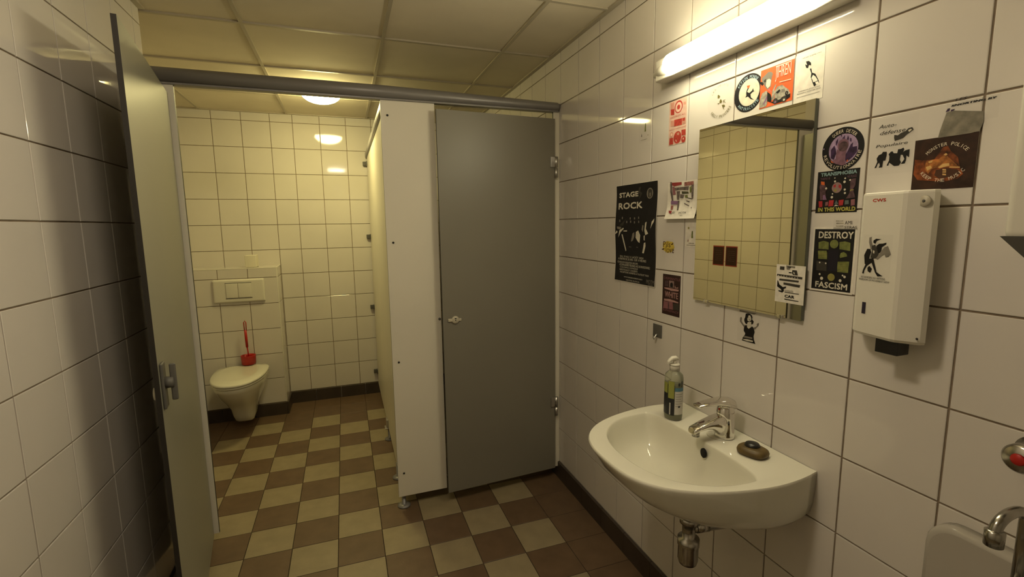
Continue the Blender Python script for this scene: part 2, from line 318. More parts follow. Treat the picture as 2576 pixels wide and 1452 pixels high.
  ('p','ink_rust',[(-0.0495,0.0125),(-0.0295,0.0085),(-0.0155,0.0085),(-0.0085,0.0195),(-0.0025,0.0305),(0.0055,0.0315),(0.0115,0.0205),(0.0235,0.0085),(0.0285,-0.0115),(0.0345,-0.0245),(0.0265,-0.0325),(0.0045,-0.0365),(-0.0195,-0.0325),(-0.0415,-0.0295),(-0.0495,-0.0175)]),
  ('p','ink_flame',[(-0.0295,0.0065),(-0.0185,0.0085),(-0.0075,0.0085),(0.0035,0.0185),(0.0075,0.0105),(0.0155,0.0025),(0.0275,-0.0115),(0.0135,-0.0095),(-0.0065,-0.0075),(-0.0175,-0.0095),(-0.0235,-0.0185),(-0.0305,-0.0085)]),
  ('p','ink_brown',[(-0.0105,-0.0125),(0.0015,-0.0105),(0.0245,-0.0145),(0.0315,-0.0235),(0.0115,-0.0285),(-0.0045,-0.0295),(-0.0125,-0.0225)]),
  ('p','ink_flamelight',[(-0.0005,0.0155),(0.0035,0.0185),(0.0065,0.0155),(0.0035,0.0135)]),
  ('p','ink_flamelight',[(-0.0255,0.0055),(-0.0175,0.0075),(-0.0185,0.0035),(-0.0235,0.0025)]),
  ('p','ink_flamelight',[(-0.0075,-0.0075),(0.0005,-0.0015),(0.0105,-0.0015),(0.0115,-0.0065),(-0.0045,-0.0095)]),
  ('p','ink_flamelight',[(0.0115,-0.0085),(0.0285,-0.0105),(0.0285,-0.0125),(0.0115,-0.0105)]),
  ('p','ink_flamelight',[(-0.0285,-0.0045),(-0.0205,-0.0025),(-0.0175,-0.0075),(-0.0255,-0.0125)]),
  ('p','ink_flamelight',[(0.0005,-0.0115),(0.0065,-0.0125),(0.0075,-0.0245),(0.0015,-0.0235)]),
  ('p','ink_brown',[(0.0005,-0.0145),(0.0065,-0.0155),(0.0065,-0.0165),(0.0005,-0.0165)]),
  ('p','ink_brown',[(0.0005,-0.0185),(0.0075,-0.0195),(0.0075,-0.0215),(0.0015,-0.0205)]),
  ('a','ink_cream','MONSTER POLICE',(0.004,-0.008),0.044,0.0065,140,38,0),
  ('a','ink_cream','KEEP THE MUSIC',(0.0,0.01),0.043,0.0065,215,325,1),
 ],
 'snort': [
  ('t','ink_black','LES',(-0.027,0.018,-0.01,0.023),0.4),
  ('t','ink_black','SNORTING BY',(-0.033,0.009,0.034,0.002),0.4),
  ('p','ink_violet',[(-0.041,0.001),(-0.038,0.007),(-0.034,0.007),(-0.035,0.002)]),
  ('p','ink_violet',[(-0.033,-0.001),(-0.032,0.004),(-0.026,0.004),(-0.03,-0.001)]),
 ],
 'patch': [
  ('p','ink_scuff',[(-0.023,0.0225),(-0.011,0.0235),(0.035,0.0125),(0.037,-0.0055),(0.032,-0.0215),(0.019,-0.0235),(-0.033,-0.0235),(-0.031,-0.0105)]),
 ],
 'white': [
  ('p','ink_rosegrey',[(-0.0135,0.053),(0.0145,0.053),(0.0155,0.029),(-0.0115,0.028)]),
  ('p','ink_black',[(-0.0065,0.043),(0.0035,0.048),(0.0095,0.041),(0.0085,0.029),(-0.0065,0.03)]),
  ('p','ink_rosepale',[(-0.0395,0.024),(-0.0155,0.026),(0.0415,0.025),(0.0405,0.019),(0.0025,0.016),(-0.0385,0.021)]),
  ('p','ink_rosepale',[(-0.0385,-0.018),(-0.0075,-0.015),(0.0165,-0.017),(0.0415,-0.02),(0.0415,-0.024),(-0.0135,-0.024),(-0.0385,-0.025)]),
  ('p','ink_rose',[(-0.0405,-0.027),(0.0105,-0.024),(0.0145,-0.052),(-0.0435,-0.054)]),
  ('p','ink_plumdark',[(-0.0155,-0.027),(-0.0095,-0.027),(-0.0085,-0.053),(-0.0145,-0.052)]),
  ('p','ink_darkgrey',[(0.0145,-0.028),(0.0455,-0.027),(0.0455,-0.049),(0.0155,-0.051)]),
  ('p','ink_plumdark',[(-0.0355,0.05),(-0.0195,0.052),(-0.0185,0.031),(-0.0345,0.03)]),
  ('p','ink_rosepale',[(0.0205,0.037),(0.0235,0.037),(0.0235,0.031),(0.0355,0.032),(0.0365,0.035),(0.0375,0.035),(0.0385,0.029),(0.0205,0.028)]),
  ('t','ink_rosepale','WHITE',(-0.0345,-0.01,0.0385,0.011),0),
  ('t','ink_rose','DISMANTLE',(-0.0425,0.056,0.0485,0.065),0),
  ('t','ink_rose','SUPREMACY',(-0.0445,-0.063,0.0455,-0.055),0),
 ],
 'red': [
  ('c','ink_redprint',(0.004,0.05),0.021),
  ('c','ink_pinkpale',(0.004,0.049),0.0165),
  ('c','ink_redprint',(0.004,0.049),0.008),
  ('p','ink_redprint',[(-0.038,0.05),(-0.018,0.047),(-0.018,0.027),(-0.037,0.03)]),
  ('p','ink_salmon',[(-0.036,0.011),(-0.019,0.009),(-0.018,-0.011),(-0.036,-0.009)]),
  ('p','ink_redprint',[(-0.017,0.01),(0.024,0.008),(0.024,-0.014),(-0.017,-0.012)]),
  ('p','ink_salmon',[(0.024,0.008),(0.041,0.008),(0.042,-0.013),(0.025,-0.012)]),
  ('p','ink_redprint',[(0.026,0.007),(0.039,0.007),(0.039,-0.003),(0.027,-0.002)]),
  ('c','ink_redprint',(0.003,-0.052),0.0205),
  ('p','ink_salmon',[(-0.001,-0.037),(0.012,-0.037),(0.011,-0.046),(0.001,-0.044)]),
  ('p','ink_pinkpale',[(-0.007,-0.06),(-0.004,-0.058),(-0.0,-0.066),(-0.003,-0.067)]),
  ('p','ink_redprint',[(0.023,-0.031),(0.044,-0.032),(0.045,-0.051),(0.025,-0.05)]),
  ('c','ink_redprint',(0.035,-0.064),0.0105),
  ('c','ink_pinkpale',(0.034,-0.062),0.003),
  ('p','ink_redprint',[(-0.039,-0.049),(-0.02,-0.049),(-0.019,-0.072),(-0.04,-0.071)]),
  ('c','ink_salmon',(-0.029,-0.038),0.009),
  ('c','ink_pinkpale',(-0.029,-0.038),0.005),
  ('p','ink_salmon',[(-0.039,0.071),(-0.02,0.071),(-0.019,0.048),(-0.036,0.051)]),
  ('t','ink_redprint','DESTROY ALL',(-0.037,0.017,0.042,0.023),0),
  ('t','ink_redprint','SKI MONSTERS',(-0.04,-0.023,0.047,-0.021),0),
  ('p','ink_salmon',[(0.029,0.059),(0.041,0.059),(0.042,0.049),(0.029,0.051)]),
 ],
 'flyer': [
  ('p','ink_maroon',[(-0.056,0.0635),(-0.004,0.0615),(-0.003,0.0525),(-0.041,0.0495),(-0.056,0.0545)]),
  ('p','ink_rosewood',[(0.01,0.0595),(0.056,0.0595),(0.057,0.0475),(0.011,0.0465)]),
  ('p','ink_smoke',[(-0.065,0.0665),(-0.055,0.0655),(-0.052,0.0305),(-0.044,-0.0005),(-0.053,-0.0005),(-0.063,0.0315)]),
  ('p','ink_smoke',[(-0.041,0.0445),(0.034,0.0445),(0.032,0.0305),(0.001,0.0345),(-0.038,0.0355)]),
  ('p','ink_rose',[(-0.052,0.0495),(-0.041,0.0485),(-0.031,0.0205),(-0.048,0.0195)]),
  ('p','ink_smoke',[(-0.029,0.0315),(-0.01,0.0315),(-0.014,0.0015),(-0.025,0.0025)]),
  ('p','ink_smoke',[(-0.009,0.0205),(0.012,0.0175),(0.007,0.0055),(-0.009,0.0085)]),
  ('p','ink_darkolive',[(-0.002,0.0295),(0.032,0.0265),(0.035,0.0195),(0.001,0.0205)]),
  ('p','ink_moss',[(0.037,0.0405),(0.057,0.0475),(0.058,0.0255),(0.04,0.0225)]),
  ('p','ink_smoke',[(0.047,0.0485),(0.058,0.0485),(0.057,0.0015),(0.049,0.0015)]),
  ('p','ink_moss',[(0.015,0.0145),(0.028,0.0165),(0.031,0.0065),(0.018,0.0065)]),
  ('p','ink_darkgrey',[(0.028,0.0075),(0.054,0.0015),(0.049,-0.0005),(0.026,0.0055)]),
  ('p','ink_mauve',[(-0.057,0.0005),(-0.014,-0.0025),(-0.021,-0.0145),(-0.056,-0.0125)]),
  ('p','ink_smoke',[(-0.019,-0.0015),(-0.011,-0.0025),(-0.012,-0.0345),(-0.018,-0.0345)]),
  ('p','ink_rosewood',[(-0.055,-0.0165),(-0.041,-0.0175),(-0.043,-0.0315),(-0.053,-0.0315)]),
  ('p','ink_smoke',[(0.024,-0.0025),(0.041,-0.0065),(0.04,-0.0105),(0.024,-0.0055)]),
  ('p','ink_smoke',[(0.015,-0.0105),(0.041,-0.0205),(0.04,-0.0235),(0.015,-0.0145)]),
  ('p','ink_smoke',[(0.051,-0.0265),(0.056,-0.0265),(0.052,-0.0315)]),
  ('p','ink_maroon',[(-0.063,-0.0345),(-0.045,-0.0355),(-0.045,-0.0465),(-0.059,-0.0425)]),
  ('t','ink_black','LAV',(-0.046,-0.0465,-0.027,-0.0375),0),
  ('t','ink_black','MOTM',(-0.005,-0.0475,0.031,-0.0405),0),
  ('r','ink_grey',(0.003,-0.0535,0.017,-0.0515)),
 ],
 'stage': [
  ('t','ink_pale','STAGE',(-0.119,0.1495,0.016,0.1685),0),
  ('t','ink_pale','ROCK',(-0.122,0.1015,0.047,0.1265),0),
  ('p','ink_darkgrey',[(0.021,0.1835),(0.037,0.1855),(0.032,0.1675),(0.046,0.1605),(0.025,0.1365),(0.03,0.1585),(0.019,0.1615)]),
  ('c','ink_grey',(0.095,0.1565),0.0205),
  ('c','ink_darkgrey',(0.095,0.1565),0.0165),
  ('p','ink_grey',[(0.092,0.1615),(0.099,0.1615),(0.101,0.1445),(0.093,0.1435)]),
  ('p','ink_pale',[(-0.117,-0.0165),(-0.109,0.0135),(-0.079,0.0255),(-0.076,0.0205),(-0.099,0.0065)]),
  ('p','ink_pale',[(-0.093,-0.0025),(-0.084,-0.0025),(-0.058,-0.0685),(-0.063,-0.0735)]),
  ('p','ink_pale',[(-0.078,0.0135),(-0.052,0.0145),(-0.052,0.0095),(-0.078,0.0095)]),
  ('p','ink_grey',[(-0.128,0.0305),(-0.094,0.0285),(-0.1,0.0175),(-0.125,0.0205)]),
  ('p','ink_pale',[(-0.143,-0.0005),(-0.128,0.0135),(-0.121,0.0065),(-0.137,-0.0015)]),
  ('p','ink_darkgrey',[(-0.113,0.0335),(-0.071,0.0565),(-0.059,0.0665),(-0.082,0.0335)]),
  ('p','ink_grey',[(-0.024,-0.0315),(-0.014,0.0015),(-0.0,0.0075),(0.001,-0.0085),(-0.01,-0.0275)]),
  ('p','ink_pale',[(0.009,-0.0145),(0.011,0.0085),(0.027,0.0145),(0.042,-0.0045),(0.037,-0.0355),(0.024,-0.0295)]),
  ('p','ink_pale',[(0.074,0.0455),(0.084,0.0485),(0.08,0.0215),(0.096,0.0025),(0.076,-0.0035),(0.07,0.0145)]),
  ('p','ink_grey',[(0.051,0.0175),(0.056,0.0365),(0.064,0.0335),(0.06,0.0085)]),
  ('p','ink_pale',[(0.067,-0.0345),(0.077,-0.0315),(0.078,-0.0465),(0.066,-0.0755),(0.055,-0.0745),(0.062,-0.0535)]),
  ('p','ink_pale',[(0.11,0.0215),(0.117,0.0485),(0.133,0.0605),(0.131,0.0485),(0.12,0.0365)]),
  ('p','ink_pale',[(0.066,-0.0065),(0.073,-0.0035),(0.072,-0.0255),(0.066,-0.0225)]),
  ('p','ink_grey',[(-0.092,0.0705),(-0.084,0.0705),(-0.084,0.0605),(-0.092,0.0615)]),
  ('p','ink_grey',[(-0.035,0.0675),(-0.027,0.0675),(-0.027,0.0585),(-0.035,0.0585)]),
  ('p','ink_grey',[(-0.005,0.0675),(0.003,0.0665),(0.003,0.0585),(-0.005,0.0585)]),
  ('p','ink_grey',[(0.024,0.0695),(0.031,0.0695),(0.032,0.0605),(0.024,0.0605)]),
  ('p','ink_grey',[(-0.11,0.0595),(-0.102,0.0585),(-0.101,0.0495),(-0.11,0.0495)]),
  ('p','ink_grey',[(-0.059,0.0535),(-0.051,0.0535),(-0.05,0.0445),(-0.059,0.0445)]),
  ('p','ink_grey',[(-0.031,0.0545),(-0.023,0.0545),(-0.023,0.0455),(-0.031,0.0455)]),
  ('p','ink_grey',[(-0.004,0.0515),(0.003,0.0515),(0.004,0.0425),(-0.004,0.0425)]),
  ('p','ink_grey',[(0.026,0.0535),(0.033,0.0525),(0.034,0.0445),(0.026,0.0445)]),
  ('p','ink_grey',[(-0.038,-0.0525),(-0.02,-0.0525),(-0.02,-0.0545),(-0.038,-0.0545)]),
  ('p','ink_grey',[(0.015,-0.0515),(0.027,-0.0525),(0.027,-0.0545),(0.015,-0.0535)]),
  ('t','ink_pale','DU 19 AU 31 AOÛT 2024',(-0.103,-0.0995,0.064,-0.0895),0),
  ('t','ink_pale','A PARTIR DE 20 ANS - SUR 14 HEURES',(-0.117,-0.1105,0.083,-0.1015),0),
  ('t','ink_pale','COURS DE MUSIQUE EN GROUPE',(-0.123,-0.1255,0.027,-0.1165),0),
  ('t','ink_pale','ACCOMPAGNEMENT PERSONNEL AVEC DES PROFESSIONNELS',(-0.107,-0.1355,0.109,-0.1265),0),
  ('t','ink_pale','COACHING SCENIQUE',(-0.104,-0.1455,0.028,-0.1385),0),
  ('t','ink_pale','REPETITIONS ET CONCERTS',(-0.104,-0.1555,0.027,-0.1485),0),
  ('t','ink_pale','INSCRIPTIONS OUVERTES A TOUTES ET TOUS',(-0.099,-0.1655,0.104,-0.1585),0),
  ('t','ink_pale','WWW.RENSEIGNEMENTS-INFO',(-0.069,-0.1835,0.063,-0.1785),0),
  ('t','ink_pale','CENTRE MUSICAL',(-0.052,-0.1955,0.046,-0.1905),0),
  ('t','ink_grey','MOTM',(0.092,-0.1925,0.141,-0.1765),0),
  ('t','ink_grey','music',(0.105,-0.1985,0.135,-0.1925),0),
 ],
 'mirrorstk': [
  ('r','ink_darkgrey',(-0.0325,0.0365,-0.0185,0.0455)),
  ('p','ink_grey',[(-0.0135,0.0495),(0.0135,0.0485),(0.0125,0.0435),(0.0005,0.0445),(-0.0035,0.0385),(-0.0115,0.0385)]),
  ('p','ink_black',[(-0.0095,0.0465),(0.0005,0.0465),(0.0015,0.0435),(-0.0085,0.0445)]),
  ('p','ink_darkgrey',[(0.0055,0.0385),(0.0185,0.0385),(0.0225,0.0255),(0.0085,0.0255),(0.0045,0.0305)]),
  ('p','ink_pale',[(0.0085,0.0335),(0.0115,0.0335),(0.0135,0.0275),(0.0105,0.0285)]),
  ('p','ink_black',[(-0.0045,0.0325),(0.0035,0.0325),(0.0045,0.0295),(-0.0045,0.0295)]),
  ('p','ink_darkgrey',[(-0.0395,0.0245),(0.0355,0.0225),(0.0355,0.0165),(-0.0405,0.0195)]),
  ('p','ink_darkgrey',[(-0.0315,0.0125),(0.0265,0.0125),(0.0255,0.0075),(-0.0325,0.0075)]),
  ('p','ink_darkgrey',[(-0.0185,0.0035),(0.0315,0.0015),(0.0295,-0.0055),(-0.0185,-0.0025)]),
  ('p','ink_black',[(-0.0375,0.0075),(-0.0355,0.0065),(-0.0305,-0.0035),(-0.0195,-0.0095),(-0.0095,-0.0065),(-0.0105,-0.0115),(-0.0165,-0.0145),(-0.0155,-0.0195),(-0.0205,-0.0245),(-0.0315,-0.0225),(-0.0335,-0.0195),(-0.0225,-0.0195),(-0.0255,-0.0155),(-0.0375,-0.0095)]),
  ('t','ink_grey','solidarité',(-0.0125,-0.0205,0.0125,-0.0145),0),
  ('p','ink_darkgrey',[(-0.0135,-0.0215),(0.0295,-0.0215),(0.0295,-0.0235),(-0.0125,-0.0235)]),
  ('t','ink_black','CAR',(-0.0125,-0.0365,0.0155,-0.0295),0),
  ('p','ink_darkgrey',[(-0.0125,-0.0395),(0.0295,-0.0405),(0.0295,-0.0425),(-0.0125,-0.0425)]),
  ('p','ink_pale',[(-0.0365,0.0215),(-0.0335,0.0215),(-0.0335,0.0195),(-0.0365,0.0195)]),
  ('p','ink_pale',[(-0.0275,0.0215),(-0.0255,0.0215),(-0.0255,0.0195),(-0.0275,0.0195)]),
  ('p','ink_pale',[(-0.0195,0.0215),(-0.0165,0.0215),(-0.0165,0.0195),(-0.0195,0.0195)]),
  ('p','ink_pale',[(-0.0115,0.0215),(-0.0085,0.0215),(-0.0085,0.0195),(-0.0105,0.0195)]),
  ('p','ink_pale',[(-0.0025,0.0205),(-0.0005,0.0205),(-0.0005,0.0195),(-0.0025,0.0195)]),
  ('p','ink_pale',[(0.0055,0.0205),(0.0075,0.0205),(0.0085,0.0185),(0.0055,0.0185)]),
  ('p','ink_pale',[(0.0135,0.0205),(0.0155,0.0205),(0.0165,0.0185),(0.0135,0.0185)]),
  ('p','ink_pale',[(0.0215,0.0205),(0.0235,0.0205),(0.0245,0.0185),(0.0215,0.0185)]),
 ],
 'kelly': [
  ('p','ink_olive2',[(-0.014,0.017),(-0.011,0.018),(-0.004,0.012),(-0.007,0.007),(-0.014,0.008)]),
  ('p','ink_olive2',[(-0.004,0.0),(-0.0,0.003),(0.005,-0.005),(0.002,-0.01),(-0.006,-0.007)]),
  ('p','ink_olive2',[(-0.013,-0.007),(-0.005,-0.008),(-0.006,-0.01),(-0.013,-0.009)]),
  ('t','ink_olive2','K',(0.01,-0.012,0.02,-0.002),0),
  ('p','ink_olive2',[(0.005,-0.016),(0.015,-0.017),(0.019,-0.022),(0.014,-0.023),(0.01,-0.023),(0.017,-0.032),(0.012,-0.029),(0.007,-0.021)]),
  ('a','ink_palegrey','LES PETITS',(0,0),0.044,0.006,150,50,0),
  ('a','ink_olive2','KELLY PRINTERS',(0,-0.003),0.046,0.009,215,330,1),
 ],
 'pils': [
  ('p','ink_yolk',[(-0.0305,0.009),(-0.0055,0.018),(0.0255,0.015),(0.0355,-0.005),(0.0215,-0.021),(-0.0035,-0.026),(-0.0295,-0.015)]),
  ('t','ink_brown','Pils',(-0.0285,-0.005,0.0135,0.016),0),
  ('t','ink_brown','love',(-0.0125,-0.025,0.0335,-0.001),0),
  ('p','ink_brown',[(0.0165,0.007),(0.0285,0.013),(0.0255,0.006),(0.0205,0.003)]),
  ('p','ink_brown',[(-0.0355,-0.012),(-0.0195,-0.009),(-0.0215,-0.014),(-0.0345,-0.016)]),
 ],
 'ami': [
  ('t','ink_darkgrey','AMI',(-0.002,0.0,0.015,0.008),0),
  ('t','ink_darkgrey','STRAS',(-0.002,-0.01,0.027,-0.004),0),
  ('r','ink_palegrey',(-0.024,0.007,-0.006,0.009)),
  ('r','ink_palegrey',(-0.023,0.001,-0.005,0.004)),
  ('r','ink_palegrey',(-0.023,-0.005,-0.005,-0.003)),
 ],
 'figure': [
  ('p','ink_grey',[(-0.0171,0.0439),(-0.0127,0.0453),(-0.0127,0.0384),(-0.0082,0.0247),(-0.012,0.0192),(-0.0171,0.0343)]),
  ('p','ink_black',[(-0.0082,0.0384),(-0.0032,0.0419),(0.007,0.0412),(-0.0019,0.0378),(-0.0044,0.0316),(-0.0082,0.0343)]),
  ('p','ink_darkgrey',[(-0.0108,0.0275),(-0.0044,0.0302),(0.0006,0.022),(0.0044,0.0137),(0.0032,0.0041),(-0.0044,0.0027),(-0.012,0.0041),(-0.0095,0.0165)]),
  ('p','ink_black',[(-0.0019,0.0275),(0.0032,0.0323),(0.0108,0.033),(0.0171,0.035),(0.0171,0.0316),(0.0095,0.0261),(0.0082,0.0151),(0.0032,0.0137)]),
  ('p','ink_grey',[(0.0095,0.0192),(0.0146,0.0261),(0.0209,0.0288),(0.0272,0.0137),(0.0234,0.0082),(0.0183,0.0069),(0.0158,0.0124),(0.0095,0.0082),(0.0032,0.0014),(-0.0006,0.0027),(0.0044,0.011)]),
  ('p','ink_black',[(-0.0196,0.0213),(-0.0133,0.0213),(-0.0108,0.0151),(-0.0133,0.0069),(-0.0158,-0.011),(-0.0221,-0.0096),(-0.0247,0.0082)]),
  ('p','ink_black',[(-0.0146,0.0014),(-0.0057,0.0041),(0.0032,-0.0233),(0.0158,-0.0302),(0.0057,-0.0316),(0.0006,-0.0247),(-0.0082,-0.0055),(-0.0171,-0.0124),(-0.0221,-0.0233),(-0.0221,-0.0288),(-0.0259,-0.0288),(-0.0247,-0.022),(-0.0196,-0.0082)]),
  ('p','ink_black',[(-0.0158,-0.0165),(-0.012,-0.0124),(-0.0063,-0.0179),(-0.0095,-0.0261),(-0.0146,-0.0233)]),
  ('p','ink_pale',[(-0.0076,0.0192),(-0.0038,0.0179),(-0.0044,0.0124),(-0.007,0.0137)]),
  ('t','ink_darkgrey','NO BORDERS NO NATIONS',(-0.0272,-0.0378,0.0209,-0.0336),0),
  ('t','ink_darkgrey','FREEDOM OF MOVEMENT NOW',(-0.031,-0.0426,0.0304,-0.0391),0),
 ],
}
# ------------------------------------------------------------------ tiled surfaces: real tiles standing proud of a grout bed
def tiled(name, plane, n_axis, n_dir, u, v, ugrid, vgrid, m=None, g=None, gap=.0021, depth=.0034, bev=.0012, tilt=.0022, holes=(), pick=None, back=.05):
    """plane: coordinate of the tile faces; n_dir: +1/-1 facing; u,v = (lo,hi) extents; grids: sorted joint positions"""
    mb = MB(); m = m or tile_m; g = g or grout_m
    ax = 'xyz'.index(n_axis); ua, va = [(1, 2), (0, 2), (0, 1)][ax]
    def P(a, b, d):
        p = [0, 0, 0]; p[ax] = plane - n_dir * d; p[ua] = a; p[va] = b; return tuple(p)
    flip = (n_dir > 0) ^ (ax == 1)
    def quad(ps, mt):
        f = (0, 1, 2, 3) if flip else (3, 2, 1, 0); mb.add(ps, [f], mt)
    quad([P(u[0], v[0], depth), P(u[1], v[0], depth), P(u[1], v[1], depth), P(u[0], v[1], depth)], g)
    # solid backing so that the wall has thickness
    a = [0, 0, 0]; b = [0, 0, 0]; a[ax] = plane - n_dir * (depth + .001); b[ax] = plane - n_dir * (depth + back); a[ua], b[ua] = u; a[va], b[va] = v
    mb.box(a, b, g)
    ugrid = sorted(ugrid); vgrid = sorted(vgrid)
    us = [u[0]] + [x for x in ugrid if u[0] + .006 < x < u[1] - .006] + [u[1]]; vs_ = [v[0]] + [x for x in vgrid if v[0] + .006 < x < v[1] - .006] + [v[1]]
    for i in range(len(us) - 1):
        for j in range(len(vs_) - 1):
            u0, u1, v0, v1 = us[i] + (gap if i else 0), us[i + 1] - (gap if i < len(us) - 2 else 0), vs_[j] + (gap if j else 0), vs_[j + 1] - (gap if j < len(vs_) - 2 else 0)
            mt = pick(us[i], vs_[j], us[i + 1], vs_[j + 1]) if pick else m
            tu, tv = random.uniform(-tilt, tilt), random.uniform(-tilt, tilt)
            cu, cv = (u0 + u1) / 2, (v0 + v1) / 2
            dd = lambda a, b: (a - cu) * tu + (b - cv) * tv
            o = [(u0, v0), (u1, v0), (u1, v1), (u0, v1)]; inn = [(u0 + bev, v0 + bev), (u1 - bev, v0 + bev), (u1 - bev, v1 - bev), (u0 + bev, v1 - bev)]
            A = [P(*p, depth) for p in o]; B = [P(*p, bev * .7 + dd(*p)) for p in o]; Cc = [P(*p, dd(*p)) for p in inn]
            vs3 = A + B + Cc; fs = [(8, 9, 10, 11)]
            for k in range(4):
                q = (k + 1) % 4; fs += [(k, q, 4 + q, 4 + k), (4 + k, 4 + q, 8 + q, 8 + k)]
            if not flip: fs = [tuple(reversed(f)) for f in fs]
            mb.add(vs3, fs, mt)
    o = mb.build(name); return struct(o)
zg = [.1 + .2 * i for i in range(13)]
yg = [-.2 * i for i in range(-12, 20)]
YB = 2.0948; XL = -1.85; XC = -2.30; YF = -3.25; YS = .27
tiled('wall_right', 0, 'x', -1, (YF, YB), (0, CEIL + .05), yg, zg)
tiled('wall_left', XL, 'x', 1, (YF, YS), (0, CEIL + .05), yg, zg, back=XL - XC - .06)
tiled('wall_alcove', XC, 'x', 1, (YS, YB), (0, CEIL + .05), yg, zg)
xg = [-2.0148, -1.8148, -1.6148, -1.4522, -1.2522, -1.0522, -.8522, -.6522, -.4522, -.2522]
tiled('wall_back', YB, 'y', -1, (XC, 0), (0, CEIL + .05), xg, zg)
tiled('wall_front', YF, 'y', 1, (XL, 0), (0, CEIL + .05), [-.2 * i for i in range(1, 10)], zg)
# boxed-in cistern behind the toilet
YX = 1.862; XX = -1.617; ZX = 1.177
mb = MB()
tiled('wall_box', YX, 'y', -1, (XC, XX - .006), (0, ZX - .006), [-2.02, -1.82], zg, back=.02)
b1 = tiled('trim_1', XX, 'x', 1, (YX + .006, YB), (0, ZX - .006), [], zg, back=.02)
b2 = tiled('trim_2', ZX, 'z', 1, (XC, XX - .006), (YX + .006, YB), [-2.02, -1.82], [], back=.02)
mb = MB(); mb.box((XX - .007, YX - .0006, .1), (XX + .0006, YX + .007, ZX + .0006), plastic_w, .0015); mb.box((XC, YX - .0006, ZX - .007), (XX - .007, YX + .007, ZX + .0006), plastic_w, .0015); mb.box((XX - .007, YX + .007, ZX - .007), (XX + .0006, YB, ZX + .0006), plastic_w, .0015); struct(mb.build('trim_3'))
# floor
FB = .20102; FX = -1.62457; FY = 1.88844
fxg = [FX + FB * i for i in range(-4, 8)]; fyg = [FY - FB * i for i in range(-1, 27)]
def fpick(u0, v0, u1, v1):
    i = round(((u0 + u1) / 2 - FX) / FB - .5); k = round((FY - (v0 + v1) / 2) / FB - .5)
    if i >= 7 or k < 1 or u0 < -2.2: return floor_d
    return floor_l if (i + k) % 2 == 0 else floor_d
tiled('floor', 0, 'z', 1, (XC - .05, .05), (YF - .05, YB + .05), fxg, fyg, g=fgrout_m, gap=.0016, depth=.0015, bev=.001, tilt=.0008, pick=fpick, back=.12)
# ceiling: lay-in panels, grid strips toned dark for the shade in the joints
mb = MB()
cx = [-2.087, -1.487, -.887, -.287]; cy = [-3.297 + .6 * i for i in range(0, 10)]
mb.box((XC - .05, YF - .05, CEIL + .004), (.05, YB + .05, CEIL + .08), ceil_m)
ceil = struct(mb.build('ceiling'))
mb = MB()
for x in cx: mb.box((x - .008, YF, CEIL - .003), (x + .008, YB, CEIL + .005), grid_shade_m)
for y in cy:
    if YF < y < YB: mb.box((XC, y - .008, CEIL - .0035), (0, y + .008, CEIL + .005), grid_shade_m)
for a, b in (((-.022, YF), (0, YB)), ((XC, YB - .022), (0, YB)), ((XL, YF), (XL + .022, YS)), ((XC, YS), (XC + .022, YB)), ((XL, YF), (0, YF + .022))):
    mb.box((a[0], a[1], CEIL - .004), (b[0], b[1], CEIL + .005), grid_shade_m)  # edge strips in the same dark tone stand in for the shadow gap
mb.build('ceiling_grid', ceil)
# baseboards: upright dark tiles
def baseboard(name, a, b, h=.1, t=.011):
    mb = MB(); (x0, y0), (x1, y1) = a, b; L = math.hypot(x1 - x0, y1 - y0); n = max(1, round(L / .2)); d = Vector((x1 - x0, y1 - y0)) / L; nn = Vector((-d.y, d.x)) * t
    for i in range(n):
        p = Vector((x0, y0)) + d * (L * i / n + .001); q = Vector((x0, y0)) + d * (L * (i + 1) / n - .001)
        c = [p, q, q + nn, p + nn]; zt = h
        mb.add([(v.x, v.y, 0) for v in c] + [(v.x, v.y, zt if k < 2 else zt - .004) for k, v in enumerate(c)], [(0, 3, 2, 1), (4, 5, 6, 7), (0, 1, 5, 4), (1, 2, 6, 5), (2, 3, 7, 6), (3, 0, 4, 7)], base_m)
    mb.recalc = True; return struct(mb.build(name))
baseboard('baseboard_right', (0, YF), (0, YB))
baseboard('baseboard_left', (XL, YS), (XL, YF))
baseboard('baseboard_back', (0, YB), (XX, YB))
baseboard('baseboard_box', (XX, YX), (XC, YX))
baseboard('baseboard_side', (XX, YB), (XX, YX - .011))
baseboard('baseboard_alcove', (XC, YX), (XC, YS))
# ------------------------------------------------------------------ lamps
def dome(x, y, col, wts, label):
    t = thing('ceiling_light', label, 'ceiling light', (x, y, CEIL - .004))
    mb = MB(); mb.lathe([(.138, 0), (.138, -.012), (.132, -.02), (.12, -.022)], plastic_w, n=48); mb.build('lamp_base', t)
    em = mat('dome_glow_%d' % round(wts), (.9, .85, .7), .3, emit=col, strength=wts)
    mb = MB(); prof = [(.122 * math.cos(a), -.0215 - .062 * math.sin(a)) for a in [R(9 * k) for k in range(10)]]; prof[-1] = (.001, prof[-1][1])
    mb.lathe(prof, em, n=48); mb.build('lamp_shade', t); return t
dome(-1.205, 1.30, DOME, DOME_W, 'round glowing dome lamp on the ceiling of the open toilet cubicle')
dome(-1.17, -1.43, DOME2, DOME2_W, 'round dome lamp on the ceiling above the washbasins')
t = thing('wall_light', 'long glowing tube lamp on the tiles above the mirror', 'wall lamp', (0, -1.02, 1.995))
mb = MB(); L0, L1 = .37, -.37
mb.box((-.050, L1 + .03, -.030), (0, L0 - .03, .043), plastic_w, .006); mb.build('lamp_base', t)
tube_em = mat('tube_glow', (.9, .88, .75), .3, emit=TUBE, strength=TUBE_W)
mb = MB(); rs = []
